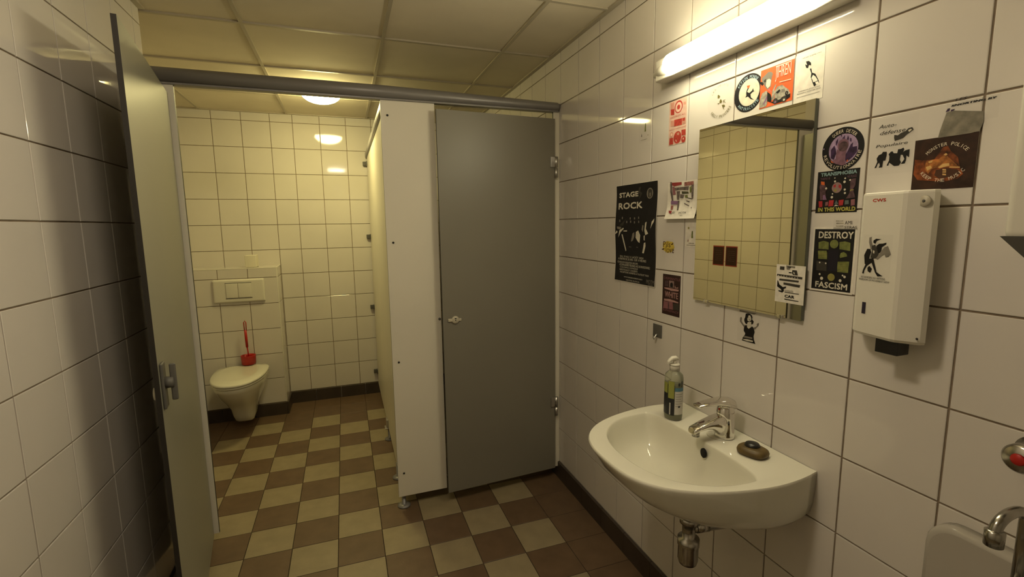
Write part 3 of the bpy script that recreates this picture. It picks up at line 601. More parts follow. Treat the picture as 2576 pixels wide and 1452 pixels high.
for yy, k in ((L0 - .10, .55), (L0 - .104, .8), (L0 - .115, .97), (L0 - .13, 1), (L1 + .10, 1), (L1 + .08, .8)):
    rs.append([(-.052 + .030 * k * math.cos(R(a)), yy, .006 + .034 * k * math.sin(R(a))) for a in range(0, 360, 15)])
mb.rings(rs, tube_em); mb.build('lamp_shade', t)
mb = MB(); rs = []
for yy, k in ((L0 - .102, .6), (L0 - .09, .72), (L0 - .05, .6), (L0 - .01, .32), (L0, .1)):
    rs.append([(-.03 - .018 * k + .028 * k * math.cos(R(a)), yy, .002 + .032 * k * math.sin(R(a))) for a in range(0, 360, 15)])
mb.rings(rs, plastic_w); mb.build('end_cap', t)
mb = MB(); mb.rings([[(x, -y, z) for x, y, z in r] for r in rs], plastic_w); mb.recalc = True; mb.build('end_cap', t)
# ------------------------------------------------------------------ toilet partition
YP = .2
core_m = mat('dark_laminate_core', (.02, .017, .014), .5)
def slab(mb, a, b, m, thin):
    """thin board: faces in laminate, the four narrow edges in the dark core colour"""
    n0 = len(mb.fm); mb.box(a, b, m); k = mb.mi(core_m); face = {'y': (2, 4), 'x': (3, 5), 'z': (0, 1)}[thin]
    for i in range(6):
        if i not in face: mb.fm[n0 + i] = k
def foot(parent, x, y, h, name='foot'):
    mb = MB(); mb.lathe([(.034, 0), (.034, .006), (.02, .012), (.011, .014), (.011, h)], rail_m, c=(x, y, 0), n=20); return mb.build(name, parent)
t = thing('partition_pilaster', 'pale narrow fixed panel between the open cubicle and the closed grey door', 'partition panel', (-.795, YP + .015, 0))
mb = MB(); slab(mb, (-.127, 0, .07), (.127, .013, 2.066), lam_w, 'y'); mb.build('panel', t)
mb = MB()
for z in (1.994, 1.396, .794, .197): mb = MB(); mb.lathe([(.0055, 0), (.0045, -.003), (.001, -.0035)], black_p, c=(-.096, 0, z), axis='y', n=14); mb.build('screw', t)
foot(t, -.1, .03, .075)
mb = MB(); mb.lathe([(.007, 0), (.006, -.004), (.001, -.0045)], rail_g, c=(.118, 0, 1.0), axis='y', n=14); mb.build('latch_keeper', t)
t = thing('partition_divider', 'pale side panel dividing the two cubicles, edge-on beside the open cubicle', 'partition panel', (-.893, YP + .045, 0))
mb = MB(); L = YB - YP - .048
slab(mb, (-.0065, -.0165, .09), (.0065, L - .012, 2.05), lam_w, 'x'); mb.build('panel', t)
mb = MB(); mb.box((-.019, 0, 2.045), (.019, L - .004, 2.085), rail_m, .006); mb.build('top_rail', t)
for z in (1.997, 1.391, .782, .203):
    mb = MB(); mb.box((-.040, L - .022, z - .017), (-.008, L - .003, z + .017), rail_g, .003); mb.box((-.014, L - .045, z - .02), (-.007, L - .003, z + .02), rail_g, .002); mb.build('wall_bracket', t)
for yy in (.845, .30): foot(t, 0, yy, .095)
mb = MB(); mb.box((-.020, .82, .085), (-.007, .87, .15), alu_m, .002); mb.box((-.03, .815, .085), (-.007, .875, .091), alu_m, .001); mb.build('foot_clip', t)
# fixed strips at the walls
for nm, x0, x1, lb in (('partition_strip', -.036, -.001, 'thin pale fixed strip between the grey door and the right tiled wall'), ('partition_strip', XL + .001, -1.742, 'pale fixed strip behind the hinge side of the open door')):
    mb = MB(); slab(mb, (x0, YP + .015, .07), (x1, YP + .028, 2.066), lam_w, 'y'); tag(mb.build(nm, origin=((x0 + x1) / 2, YP + .03, .07)), lb, 'partition panel')
# header rail
mb = MB(); prof = [(math.cos(R(a)), math.sin(R(a))) for a in range(0, 360, 15)]
rs = [[(x, YP + .024 + .030 * c, zc + hz * s) for c, s in prof] for x, zc, hz in ((XL + .001, 2.098, .033), (-.9, 2.098, .032), (-.014, 2.088, .025), (-.006, 2.088, .018))]
mb.rings(rs, rail_m); mb.box((XL + .001, YP + .006, 2.062), (-.008, YP + .042, 2.070), rail_m, .001)
tag(mb.build('header_rail', origin=(-.93, YP + .03, 2.083)), 'dark grey rounded rail across the tops of both cubicle fronts', 'rail')
# doors: leaf hinged at local origin, running along +x (closed), outer face at -y
def door(name, label, loc, rz, width, m, mirror, lbl=None):
    t = thing(name, label, 'cubicle door', loc, rz); s = -1 if mirror else 1; T = .013; x0, x1 = sorted((0, s * width))
    mb = MB(); slab(mb, (x0, -T, .07), (x1, 0, 2.026), m, 'y'); leaf = mb.build('leaf', t)
    for z in (1.80, .47):
        mb = MB(); mb.box((-.002 * s, -T - .008, z - .025), (s * .028, -T + .001, z + .03), alu_m, .0015)
        mb.lathe([(.009, z - .078), (.0095, z - .03)], alu_m, c=(-s * .004, -T - .006, 0), n=16); mb.lathe([(.0095, z - .024), (.0095, z + .03)], alu_m, c=(-s * .004, -T - .006, 0), n=16)
        mb.build('hinge', t)
    return t, s, T
dr, s, T = door('cubicle_door', 'dark grey cubicle door standing slightly ajar beside the right tiled wall', (-.034, YP + .014, 0), 0, .638, lam_g, True)
dr.rotation_euler.z = R(3.6)
lx = -.575
mb = MB(); mb.lathe([(.020, -T), (.020, -T - .006), (.017, -T - .010), (.001, -T - .0105)], plastic_c, c=(lx, 0, 1.0), axis='y', n=28)
mb.box((lx - .038, -T - .009, .992), (lx - .012, -T - .001, 1.008), plastic_c, .004); mb.box((lx + .012, -T - .007, .992), (lx + .032, -T - .001, 1.006), plastic_c, .004); lk = mb.build('lock', dr)
mb = MB(); mb.box((lx - .0045, -T - .012, 1.006), (lx + .0045, -T - .0095, 1.010), dark_hole); mb.lathe([(.0024, -T - .0095), (.0024, -T - .012)], dark_hole, c=(lx, 0, .999), axis='y', n=12); mb.build('key_slot', lk)
dx, dy = -1.636 + 1.760, -.600 - YP
dl, s, T = door('cubicle_door', 'grey-green cubicle door standing wide open along the left tiled wall', (-1.760, YP, 0), math.atan2(dy, dx), math.hypot(dx, dy), lam_o, False)
W = math.hypot(dx, dy)
mb = MB(); mb.box((W - .062, .0005, .955), (W - .018, .008, 1.09), rail_g, .003); mb.lathe([(.018, .006), (.016, .028), (.001, .03)], rail_g, c=(W - .04, 0, 1.03), axis='y', n=24); mb.box((W - .045, .02, .975), (W - .035, .036, 1.085), rail_g, .004); mb.build('lock', dl)
mb = MB(); mb.lathe([(.020, -T - .0005), (.018, -T - .009), (.001, -T - .01)], plastic_c, c=(W - .04, 0, 1.0), axis='y', n=24); mb.build('indicator_knob', dl)
# ------------------------------------------------------------------ toilet
TX = -1.885; TW = .178
t = thing('toilet', 'white wall-hung toilet with its lid closed in the open cubicle', 'toilet', (TX, YX, 0))
def tring(hw, y_front, y_back, z, n=40, p=2.3, shift=0):
    r = []; cyy = -(.19); 
    for j in range(n):
        a = 2 * math.pi * j / n; c, s_ = math.cos(a), math.sin(a)
        x = hw * math.copysign(abs(c) ** (2 / p), c)
        if s_ >= 0: y = cyy + (y_back - cyy) * abs(s_) ** (2 / 4.5)
        else: y = cyy - (cyy - y_front) * abs(s_) ** (2 / 2.1)
        r.append((x, y, z))
    return r
mb = MB()
mb.rings([tring(.045, -.20, -.012, .055), tring(.062, -.225, -.004, .07), tring(.075, -.25, -.002, .11), tring(.085, -.285, -.002, .17), tring(.11, -.35, -.002, .23), tring(.145, -.44, -.002, .30), tring(.165, -.50, -.002, .36), tring(.172, -.525, -.002, .395), tring(.170, -.52, -.002, .402)], china)
mb.build('bowl', t)
mb = MB(); mb.rings([tring(.172, -.53, -.03, .403), tring(.177, -.54, -.03, .408), tring(.177, -.54, -.03, .415), tring(.173, -.535, -.03, .418)], china); mb.build('seat', t)
mb = MB(); mb.rings([tring(.176, -.545, -.028, .421), tring(.180, -.55, -.025, .426), tring(.180, -.55, -.025, .434), tring(.172, -.54, -.03, .441), tring(.12, -.45, -.06, .4445)], china); mb.build('lid', t)
for sx in (-1, 1):
    mb = MB(); mb.lathe([(.011, -.02), (.011, .02)], china, c=(sx * .075, -.018, .420), axis='x', n=14); mb.build('hinge', t)
# flush plate
t = thing('flush_plate', 'white plastic dual flush plate on the tiled box above the toilet', 'flush plate', (-1.883, YX - .0005, 1.008))
mb = MB(); rs = []
for d, k, kz in ((0, 1, 1), (.006, 1, 1), (.012, .985, .96), (.016, .95, .90), (.017, .9, .85)): rs.append([(x * k * .172, -d, z * kz * .088) for x, z in [(-1, -.93), (-.96, -1), (.96, -1), (1, -.93), (1, .93), (.96, 1), (-.96, 1), (-1, .93)]])
mb.rings(rs, plastic_w, smooth=False); mb.build('frame', t)
for x0, x1 in ((-.085, -.008), (-.004, .082)):
    mb = MB(); mb.box((x0, -.0215, -.05), (x1, -.0165, .058), plastic_w, .003); mb.build('button', t)
for gz in (-.054, .0615):
    mb = MB(); mb.box((-.09, -.0185, gz - .0018), (.087, -.0165, gz + .0018), rail_g); mb.build('button_gap', t)
# toilet brush
t = thing('toilet_brush', 'red toilet brush in a round red holder behind the toilet lid', 'toilet brush', (-1.853, 1.808, .452))
mb = MB(); mb.lathe([(.001, .0), (.048, .0), (.051, .062), (.052, .066), (.0475, .066), (.045, .01), (.001, .008)], red_p, n=32, caps=False); mb.build('holder', t)
mb = MB(); mb.tube([(.002, 0, .02), (0, 0, .10), (-.003, 0, .13)], [.004, .004, .005], red_p); mb.tube([(-.003, 0, .13), (-.004, 0, .20), (-.005, 0, .262)], [.0085, .0095, .0085], red_p)
mb.tube([(-.0105, 0, .255), (-.012, 0, .318), (-.004, 0, .333), (.003, 0, .318), (.0015, 0, .255)], .0035, red_p, n=8); mb.build('handle', t)
mb = MB(); mb.box((-.02, .035, .03), (.02, .0525, .06), red_p, .002); mb.build('wall_clip', t)
# box on the ledge
mb = MB(); mb.box((-1.838, 1.905, ZX + .001), (-1.762, 2.02, ZX + .092), mat('plain_card', (.66, .62, .50), .7), .003); tag(mb.build('small_box', origin=(-1.77, 1.94, ZX)), 'small plain white box on the tiled ledge above the flush plate', 'box')
# posters inside the cubicle (seen in the mirror)
def poster_frame(y0, y1, z0, z1, lb):
    mb = MB(); X = XC + .0012
    mb.box((XC + .0002, y0, z0), (X, y1, z1), ink('ink_maroon')); f = .007
    mb.box((X, y0 + f, z0 + f * 1.4), (X + .0003, y1 - f, z1 - f * 1.6), ink('paper_dark'))
    for k in range(6): mb.box((X + .0003, y0 + .03, z1 - .05 - .018 * k), (X + .0005, y1 - .03, z1 - .046 - .018 * k), ink('ink_plumdark'))
    tag(mb.build('poster', origin=(XC, (y0 + y1) / 2, (z0 + z1) / 2)), lb, 'poster', 'red framed posters seen in the mirror')
poster_frame(1.398, 1.541, 1.06, 1.25, 'small dark poster with red border reflected in the mirror, the left one')
poster_frame(1.238, 1.380, 1.06, 1.25, 'small dark poster with red border reflected in the mirror, the right one')
# ------------------------------------------------------------------ mirror
t = thing('mirror', 'frameless rectangular mirror above the washbasin', 'mirror', (0, -1.0735, 1.4945))
mb = MB(); mb.box((-.0125, -.2015, -.277), (-.002, .2005, .277), edge_m); mb.build('backing', t)
mb = MB(); mb.add([(-.0128, -.2015, -.277), (-.0128, .2005, -.277), (-.0128, .2005, .277), (-.0128, -.2015, .277)], [(0, 3, 2, 1)], glass_m); mb.build('glass', t)
for y in (-.14, .14):
    mb = MB(); mb.box((-.0165, y - .009, -.281), (-.0005, y + .009, -.270), chrome, .0015); mb.build('clip', t)
# ------------------------------------------------------------------ stickers and posters
def flat(mb, pts, d, m, X):
    """polygon in (u,v) -> wall frame: u runs to -y, v up; d = height above the wall"""
    mb.add([X(u, v, d) for u, v in pts], [tuple(range(len(pts)))], m)
def text_tris(s):
    cu = bpy.data.curves.new('lettering', 'FONT'); cu.body = s; cu.size = 1; cu.resolution_u = 2
    o = bpy.data.objects.new('lettering', cu); COL.objects.link(o)
    dg = bpy.context.evaluated_depsgraph_get(); me = bpy.data.meshes.new_from_object(o.evaluated_get(dg))
    vs = [(v.co.x, v.co.y) for v in me.vertices]; fs = [tuple(p.vertices) for p in me.polygons]
    bpy.data.objects.remove(o); bpy.data.curves.remove(cu); bpy.data.meshes.remove(me); return vs, fs
_tc = {}
def letters(s):
    if s not in _tc: _tc[s] = text_tris(s)
    return _tc[s]
def put_text(mb, s, box, d, m, X, shear=0, bold=.0):
    vs, fs = letters(s)
    if not vs: return
    x0 = min(v[0] for v in vs); x1 = max(v[0] for v in vs); y0 = min(v[1] for v in vs); y1 = max(v[1] for v in vs)
    u0, v0, u1, v1 = box
    if v1 - v0 < .0022: v1 = v0 + .0028
    for kk_, off in enumerate(((0, 0), (bold, 0), (0, bold), (bold, bold)) if bold else ((0, 0),)):
        d += .00002 * bool(kk_)
        mb.add([X(u0 + off[0] + (x - x0) / (x1 - x0) * (u1 - u0) + shear * (v1 - v0) * (y - y0) / (y1 - y0), v0 + off[1] + (y - y0) / (y1 - y0) * (v1 - v0), d) for x, y in vs], fs, m)
def put_arc(mb, s, c, r, h, a0, a1, inner, d, m, X):
    n = len(s)
    for i, ch in enumerate(s):
        if ch == ' ': continue
        vs, fs = letters(ch); x0 = min(v[0] for v in vs); x1 = max(v[0] for v in vs); y0 = 0; y1 = .7
        a = R(a0 + (a1 - a0) * (i + .5) / n); wd = abs(R(a1 - a0)) * r / n * .82
        ux = (math.sin(a), -math.cos(a)); uy = (math.cos(a), math.sin(a))
        if inner: ux = (-ux[0], -ux[1]); uy = (-uy[0], -uy[1])
        out = []
        for x, y in vs:
            p = ((x - x0) / (x1 - x0) - .5) * wd * min(1, (x1 - x0) / .42); q = ((y - y0) / (y1 - y0) - .5) * h
            out.append(X(c[0] + uy[0] * q + ux[0] * p + r * math.cos(a), c[1] + uy[1] * q + ux[1] * p + r * math.sin(a), d))
        mb.add(out, fs, m)
def draw(mb, key, X, d0=.0007):
    d = d0
    for e in ART.get(key, []):
        d += .00004
        k = e[0]; m = ink(e[1])
        if k == 'p': flat(mb, e[2], d, m, X)
        elif k == 'c':
            (u, v), r = e[2], e[3]; flat(mb, [(u + r * math.cos(R(a)), v + r * math.sin(R(a))) for a in range(0, 360, 12)], d, m, X)
        elif k == 'r':
            u0, v0, u1, v1 = e[2]; v0, v1 = sorted((v0, v1))
            if v1 - v0 < .0008: v1 = v0 + .0008
            flat(mb, [(u0, v0), (u1, v0), (u1, v1), (u0, v1)], d, m, X)
        elif k == 't': put_text(mb, e[2], e[3], d, m, X, e[4] if len(e) > 4 else 0, bold=.0022 if e[2] in ('STAGE', 'ROCK') else .0009 if e[2] in ('CAR', 'WHITE', 'DESTROY', 'FASCISM', 'SNORTING BY', 'IN THIS WORLD', 'TRANSPHOBIA') else 0)
        elif k == 'a': put_arc(mb, e[2], e[3], e[4], e[5], e[6], e[7], e[8], d, m, X)
def sticker(name, key, c, size, bg, label, cat='sticker', shape='rect', border=None, x=0.0, bend=None, paper_d=.0005, swap=None):
    mb = MB(); wd, ht = size
    def X(u, v, d):
        return (-d - x - (bend(u, v) if bend else 0), -u, v)
    if shape == 'rect':
        nx, ny = (16, 40) if bend else (1, 1)
        def sheet(hw, hh, d, m):
            vs = [X(-hw + 2 * hw * i / nx, -hh + 2 * hh * j / ny, d) for j in range(ny + 1) for i in range(nx + 1)]
            fs = [(j * (nx + 1) + i, j * (nx + 1) + i + 1, (j + 1) * (nx + 1) + i + 1, (j + 1) * (nx + 1) + i) for j in range(ny) for i in range(nx)]
            mb.add(vs, fs, m)
        P = [(-wd / 2, -ht / 2), (wd / 2, -ht / 2), (wd / 2, ht / 2), (-wd / 2, ht / 2)]
        if border:
            sheet(wd / 2, ht / 2, paper_d, ink(border[0])); q = border[1]; sheet(wd / 2 - q, ht / 2 - q, paper_d + .00012, ink(bg))
        else: sheet(wd / 2, ht / 2, paper_d, ink(bg))
        n = len(P); mb.add([X(u, v, .00002) for u, v in P] + [X(u, v, paper_d) for u, v in P], [(i, (i + 1) % n, n + (i + 1) % n, n + i) for i in range(n)] if not bend else [], ink(border[0] if border else bg))
    elif shape == 'round':
        P = [(wd / 2 * math.cos(R(a)), ht / 2 * math.sin(R(a))) for a in range(0, 360, 6)]
        flat(mb, P, paper_d, ink(bg), X); n = len(P); mb.add([X(u, v, .00002) for u, v in P] + [X(u, v, paper_d) for u, v in P], [(i, (i + 1) % n, n + (i + 1) % n, n + i) for i in range(n)], ink(bg))
    draw(mb, key, X, paper_d + (.0009 if bend else .0002))
    o = mb.build(name, loc=(0, c[0], c[1])); return tag(o, label, cat)
def wave(u, v): return .0025 * (1 + math.sin(v * 24 + 1.0)) * (.35 + .65 * abs(u) / .145) + .0002
sticker('poster', 'stage', (-.505, 1.4315), (.288, .405), 'paper_black', 'large black Stage Rock concert poster on the tiles left of the mirror', 'poster', bend=wave, border=('paper_white', .0022))
sticker('flyer', 'flyer', (-.789, 1.5525), (.156, .128), 'paper_white', 'creased white flyer with patchy red and grey print left of the mirror', 'flyer', bend=lambda u, v: .0005 + .16 * max(0, -(v + .0)) * max(0, -v) * 20 + .004)
sticker('sticker', 'white', (-.7415, 1.212), (.099, .150), 'paper_dark', 'dark sticker reading White with pinkish pictures under the flyer')
sticker('sticker', 'red', (-.746, 1.822), (.091, .150), 'paper_pink', 'tall pale sticker with red printed dials above the creased flyer')
sticker('sticker', 'kelly', (-.947, 1.847), (.112, .112), 'clear_film', 'pale round sticker with faint olive lettering left of the black ring sticker', shape='round')
sticker('sticker', 'round', (-1.0525, 1.841), (.104, .104), 'paper_black', 'round black ringed sticker with pink centre above the mirror', shape='round')
sticker('sticker', 'comic', (-1.146, 1.8375), (.104, .102), 'paper_red', 'orange red comic sticker with vehicle and tall white letters above the mirror', paper_d=.0008)
sticker('sticker', 'bottle', (-1.2415, 1.8325), (.080, .120), 'paper_white', 'white sticker with a black drawn bottle above the mirror corner')
sticker('sticker', 'purple', (-1.342, 1.6415), (.1, .1), 'paper_black', 'round purple and black sticker with raised fist right of the mirror', shape='round')
sticker('sticker', 'transphobia', (-1.336, 1.544), (.102, .1), 'paper_black', 'black square sticker with blue top and yellow bottom lettering below the purple round one')
sticker('sticker', 'ami', (-1.364, 1.466), (.058, .026), 'clear_film', 'small faint sticker reading Ami Stras')
sticker('sticker', 'destroy', (-1.338, 1.38), (.108, .158), 'paper_black', 'dark sticker reading Destroy Fascism with green pictures', border=('paper_white', .0045))
sticker('sticker', 'fire', (-1.5465, 1.5845), (.104, .101), 'paper_fire', 'brown and orange sticker of flames above the soap dispenser')
sticker('sticker', 'autodef', (-1.4515, 1.6325), (.090, .118), 'clear_film', 'clear sticker reading Auto-défense Populaire with black figures')
sticker('sticker', 'snort', (-1.583, 1.68), (.080, .050), 'clear_film', 'torn sticker with slanted black lettering above the grey patch')
mb = MB(); draw(mb, 'patch', lambda u, v, d: (-d, -u, v), .0012); tag(mb.build('sticker_residue', loc=(0, -1.567, 1.6575)), 'scratched grey remains of a sticker above the flame sticker', 'sticker residue')
sticker('sticker', 'girl', (-1.0985, 1.165), (.082, .096), 'clear_film', 'sticker of a dark haired woman with raised arms below the mirror')
sticker('sticker', 'pils', (-.7165, 1.391), (.062, .052), 'clear_film', 'small yellow and brown sticker reading Pils love')
ART['pale_card'] = [('p', 'ink_moss', [(-.004, -.012), (.006, -.012), (.004, .012), (-.002, .012)]), ('c', 'ink_olive', (-.018, .022), .004), ('p', 'ink_rosewood', [(-.022, -.024), (-.016, -.024), (-.018, -.013)]), ('r', 'ink_grey', (-.026, -.037, .024, -.035)), ('r', 'ink_palegrey', (-.016, -.031, .012, -.028))]
sticker('sticker', 'pale_card', (-.841, 1.434), (.066, .082), 'paper_white', 'pale small sticker with green mark tucked between flyer and mirror')
ART['pale_card_b'] = [('p', 'ink_moss', [(-.003, -.014), (.006, -.014), (.005, .016), (0, .016)]), ('p', 'ink_smoke', [(-.024, -.030), (-.018, -.030), (-.020, -.017)]), ('r', 'ink_palegrey', (-.026, -.044, .014, -.042)), ('c', 'ink_palegrey', (.02, -.03), .003)]
sticker('sticker', 'pale_card_b', (-.557, 1.838), (.074, .105), 'clear_film', 'faint pale sticker with green mark high above the concert poster')
sticker('sticker', 'mirrorstk', (-1.2375, 1.3095), (.086, .101), 'paper_white', 'white sticker with black text bars on the lower corner of the mirror', x=.0135)
# ------------------------------------------------------------------ soap dispenser on the wall
t = thing('soap_dispenser', 'white box-shaped wall soap dispenser right of the mirror', 'soap dispenser', (0, -1.48, 1.24))
fp = [(0, .065), (-.052, .045), (-.062, .034), (-.080, -.050), (-.079, -.058), (-.060, -.092), (-.050, -.096), (0, -.062)]
mb = MB(); rs = []
for z, k in ((-.012, .94), (-.006, 1), (.286, 1), (.290, .985), (.292, .95)): rs.append([(x * k, y * (1 - (1 - k) * .5), z + (0)) for x, y in fp])
mb.rings(rs, plastic_w, smooth=False); cov = mb.build('cover', t)
mb = MB(); mb.box((-.066, -.058, -.042), (-.030, -.014, -.0115), black_p, .002); mb.build('nozzle', t)
mb = MB(); mb.lathe([(.011, 0), (.010, -.003), (.001, -.0032)], plastic_c, c=(-.0668, -.080, .270), axis='x', n=20); kk = mb.build('key_lock', t)
mb = MB(); mb.lathe([(.003, -.0033), (.001, -.0038)], rail_g, c=(-.0668, -.080, .270), axis='x', n=10); mb.build('keyhole', kk)
fa = Vector((-.062, .034, 0)); fb = Vector((-.080, -.050, 0)); fd = (fb - fa).normalized(); fn = Vector((fd.y, -fd.x, 0)); fn = fn if fn.x < 0 else -fn
def FX_(u, v, d): p = (fa + fb) / 2 + fd * u + fn * d; return (p.x, p.y, v)
mb = MB(); flat(mb, [(-.028, .035), (-.019, .035), (-.019, .060), (-.028, .060)], .0006, mat('window_smoke', (.02, .015, .035), .2), FX_); mb.build('level_window', t)
mb = MB(); put_text(mb, 'CWS', (-.024, .2725, .006, .2785), .0006, ink('ink_logo'), FX_, bold=.0006); mb.build('logo', t)
mb = MB(); mb.lathe([(.0025, 0), (.001, -.001)], black_p, c=(-.066, -.09, .002), axis='x', n=10); mb.build('screw', t)
mb = MB(); flat(mb, [(-.038, .105), (.030, .105), (.030, .205), (-.038, .205)], .0004, ink('clear_film'), FX_)
draw(mb, 'figure', lambda u, v, d: FX_(u * 1.18 - .004, v * 1.06 + .152, d), .0006); o = mb.build('sticker', loc=(0, -1.48, 1.24)); tag(o, 'black and white sticker of a striding figure waving flags on the soap dispenser', 'sticker')
# ------------------------------------------------------------------ small hook
t = thing('wall_hook', 'small dark grey square hook on the tiles beside the soap bottle', 'hook', (0, -.670, 1.064))
mb = MB(); mb.box((-.004, -.0255, -.025), (0, .0255, .025), rail_g, .001); mb.build('plate', t)
mb = MB(); mb.tube([(-.004, 0, -.012), (-.012, 0, -.022), (-.017, 0, -.030), (-.021, 0, -.022)], .0035, alu_m, n=8); mb.build('hook', t)
# ------------------------------------------------------------------ washbasin
ZR = .834
def basin(cyy, label):
    t = thing('washbasin', label, 'washbasin', (0, cyy, ZR)); N = 72
    def outer(k, z, f=1.0, back=0.0):
        r = []
        for j in range(N + 1):
            a = math.pi * j / N; c = math.cos(a); s_ = math.sin(a)
            hw = .281 * (1 if True else 1); x = -(.475 * abs(s_) ** (2 / 2.45)); y = math.copysign(abs(c) ** (2 / 2.9), c) * .281
            y *= 1 - .085 * max(0, 1 - (-x) / .2) ** 2 if -x < .2 else 1
            r.append((back + x * k, y * (k if f is None else f), z))
        return r
    mb = MB(); rings = []
    # underside to rim, from the bottom up
    for k, f, z in ((.24, .45, -.150), (.40, .66, -.149), (.55, .82, -.145), (.67, .905, -.136), (.78, .955, -.118), (.87, .98, -.090), (.935, .99, -.058), (.98, .997, -.022), (1.0, 1.0, -.008), (1.0, 1.0, -.003), (.993, .994, 0)):
        rings.append(outer(k, z, f))
    n = N + 1
    # inner basin rings: correspond by angle
    def inner(k, z):
        r = []
        for j in range(N + 1):
            a = math.pi * j / N
            c, s_ = math.cos(a), math.sin(a)
            r.append((c, s_))
        return r
    vs = [p for rr in rings for p in rr]; fs = []
    for i in range(len(rings) - 1):
        for j in range(N): fs.append((i * n + j, i * n + j + 1, (i + 1) * n + j + 1, (i + 1) * n + j))
    mb.add(vs, fs, china, True)
    b0 = len(vs)
    mb.f.append(tuple(range(0, n))); mb.fm.append(0); mb.sm.append(False)     # bottom
    # back closing face against the wall
    mb.f.append(tuple([i * n for i in range(len(rings))] + [i * n + N for i in reversed(range(len(rings)))])); mb.fm.append(0); mb.sm.append(False)
    # top: closed loops.  outer loop = rim ring + straight back edge
    M = 24; top = rings[-1]; y1, y0 = top[-1][1], top[0][1]
    loopo = list(top) + [(-.0015, y1 + (y0 - y1) * i / M, 0) for i in range(1, M)]
    K = len(loopo)
    # inner opening, resampled with the same count, by arc parameter
    def inloop(k, z, dxs=0, soft=1.0):
        out = []
        for j in range(K):
            if j <= N:
                a = math.pi * j / N; c = math.cos(a); s_ = math.sin(a)
                x = -.192 - (.224 * abs(s_) ** (2 / 2.25)); y = math.copysign(abs(c) ** (2 / 2.35), c) * .231
            else:
                a = math.pi + math.pi * (j - N) / M; y = math.copysign(abs(math.cos(a)) ** (2 / 3.6), math.cos(a)) * .231; x = -.192 + .044 * abs(math.sin(a)) ** (2 / 3.0)
            cx_, cy_ = -.265, 0
            out.append((cx_ + (x - cx_) * k + dxs, y * k, z))
        return out
    L = [loopo, inloop(1.035, -.0005), inloop(1.012, -.002), inloop(1.0, -.006), inloop(.985, -.018), inloop(.955, -.05), inloop(.90, -.085, -.003), inloop(.80, -.112, -.004), inloop(.62, -.130, -.004), inloop(.38, -.139, -.002), inloop(.12, -.143)]
    vs2 = [p for l in L for p in l]; fs2 = []
    for i in range(len(L) - 1):
        for j in range(K):
            q = (j + 1) % K; fs2.append((i * K + j, i * K + q, (i + 1) * K + q, (i + 1) * K + j))
    fs2.append(tuple((len(L) - 1) * K + j for j in range(K)))
    mb.add(vs2, fs2, china, True); mb.recalc = True
    mb.build('bowl', t)
    mb = MB(); mb.lathe([(.030, 0), (.028, .003), (.020, .002), (.018, -.004), (.001, -.004)], chrome_d, c=(-.262, 0, -.1415), n=28); dd = mb.build('drain', t)
    mb = MB(); mb.lathe([(.001, 0), (.0115, 0), (.0115, .004), (.001, .004)], dark_hole, c=(-.1600, -.026, -.030), axis='x', n=20, sy=1.25); mb.build('overflow_hole', t)
    # raised tap ledge pad
    mb = MB(); mb.lathe([(.036, -.0005), (.034, .0015), (.001, .002)], china, c=(-.078, 0, 0), n=32); mb.build('tap_hole_boss', t)
    return t
basin(-1.085, 'white semicircular washbasin below the mirror')
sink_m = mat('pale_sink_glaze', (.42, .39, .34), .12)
t = thing('utility_sink', 'plain pale sink back with rounded corner in the lower right corner of the photo', 'utility sink', (0, -1.848, .50))
mb = MB(); hw, zt, rc = .248, .378, .05
pr = [(-hw, -.05), (hw, -.05)] + [(hw - rc + rc * math.cos(R(a)), zt - rc + rc * math.sin(R(a))) for a in range(0, 91, 15)] + [(-hw + rc + rc * math.cos(R(a)), zt - rc + rc * math.sin(R(a))) for a in range(90, 181, 15)]
def sc(k): return [(u * (1 - k / hw), v * (1 - k / zt) if v > 0 else v) for u, v in pr]
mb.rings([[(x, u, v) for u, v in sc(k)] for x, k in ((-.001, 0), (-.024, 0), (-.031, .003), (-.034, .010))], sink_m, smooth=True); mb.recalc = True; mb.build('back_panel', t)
mb = MB(); rs = [[(x0 + xs * c_, w_ * s_, z) for c_, s_ in prof2] for x0, xs, w_, z in ()] if 0 else None
prb = [(-.03, .248), (-.33, .248), (-.38, .20), (-.38, -.20), (-.33, -.248), (-.03, -.248)]; q_in = [(-.06, .215), (-.31, .215), (-.345, .18), (-.345, -.18), (-.31, -.215), (-.06, -.215)]
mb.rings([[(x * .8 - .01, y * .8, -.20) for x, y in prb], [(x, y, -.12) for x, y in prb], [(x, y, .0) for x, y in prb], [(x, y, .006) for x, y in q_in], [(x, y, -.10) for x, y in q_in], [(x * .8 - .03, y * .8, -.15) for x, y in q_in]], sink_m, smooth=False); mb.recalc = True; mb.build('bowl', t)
# mixer tap
t = thing('mixer_tap', 'chrome single-lever mixer tap on the washbasin below the mirror', 'tap', (-.070, -1.097, ZR + .002))
mb = MB(); mb.lathe([(.029, 0), (.028, .006), (.0265, .012), (.0265, .045), (.0255, .075), (.0235, .090), (.018, .098), (.001, .100)], chrome, n=36); mb.build('body', t)
mb = MB(); rs = []
for x, z, wy, hz in ((-.010, .038, .024, .034), (-.030, .046, .0235, .026), (-.048, .050, .022, .018), (-.075, .049, .0195, .012), (-.100, .043, .018, .010), (-.119, .037, .017, .0095), (-.123, .036, .013, .007)):
    rs.append([(x + hz * .28 * math.sin(R(a)), wy * math.copysign(abs(math.cos(R(a))) ** .7, math.cos(R(a))), z + hz * math.copysign(abs(math.sin(R(a))) ** .7, math.sin(R(a)))) for a in range(0, 360, 18)])
mb.rings(rs, chrome); mb.lathe([(.011, -.016), (.011, .0)], chrome_d, c=(-.107, 0, .034), n=20); mb.build('spout', t)
mb = MB(); rs = []
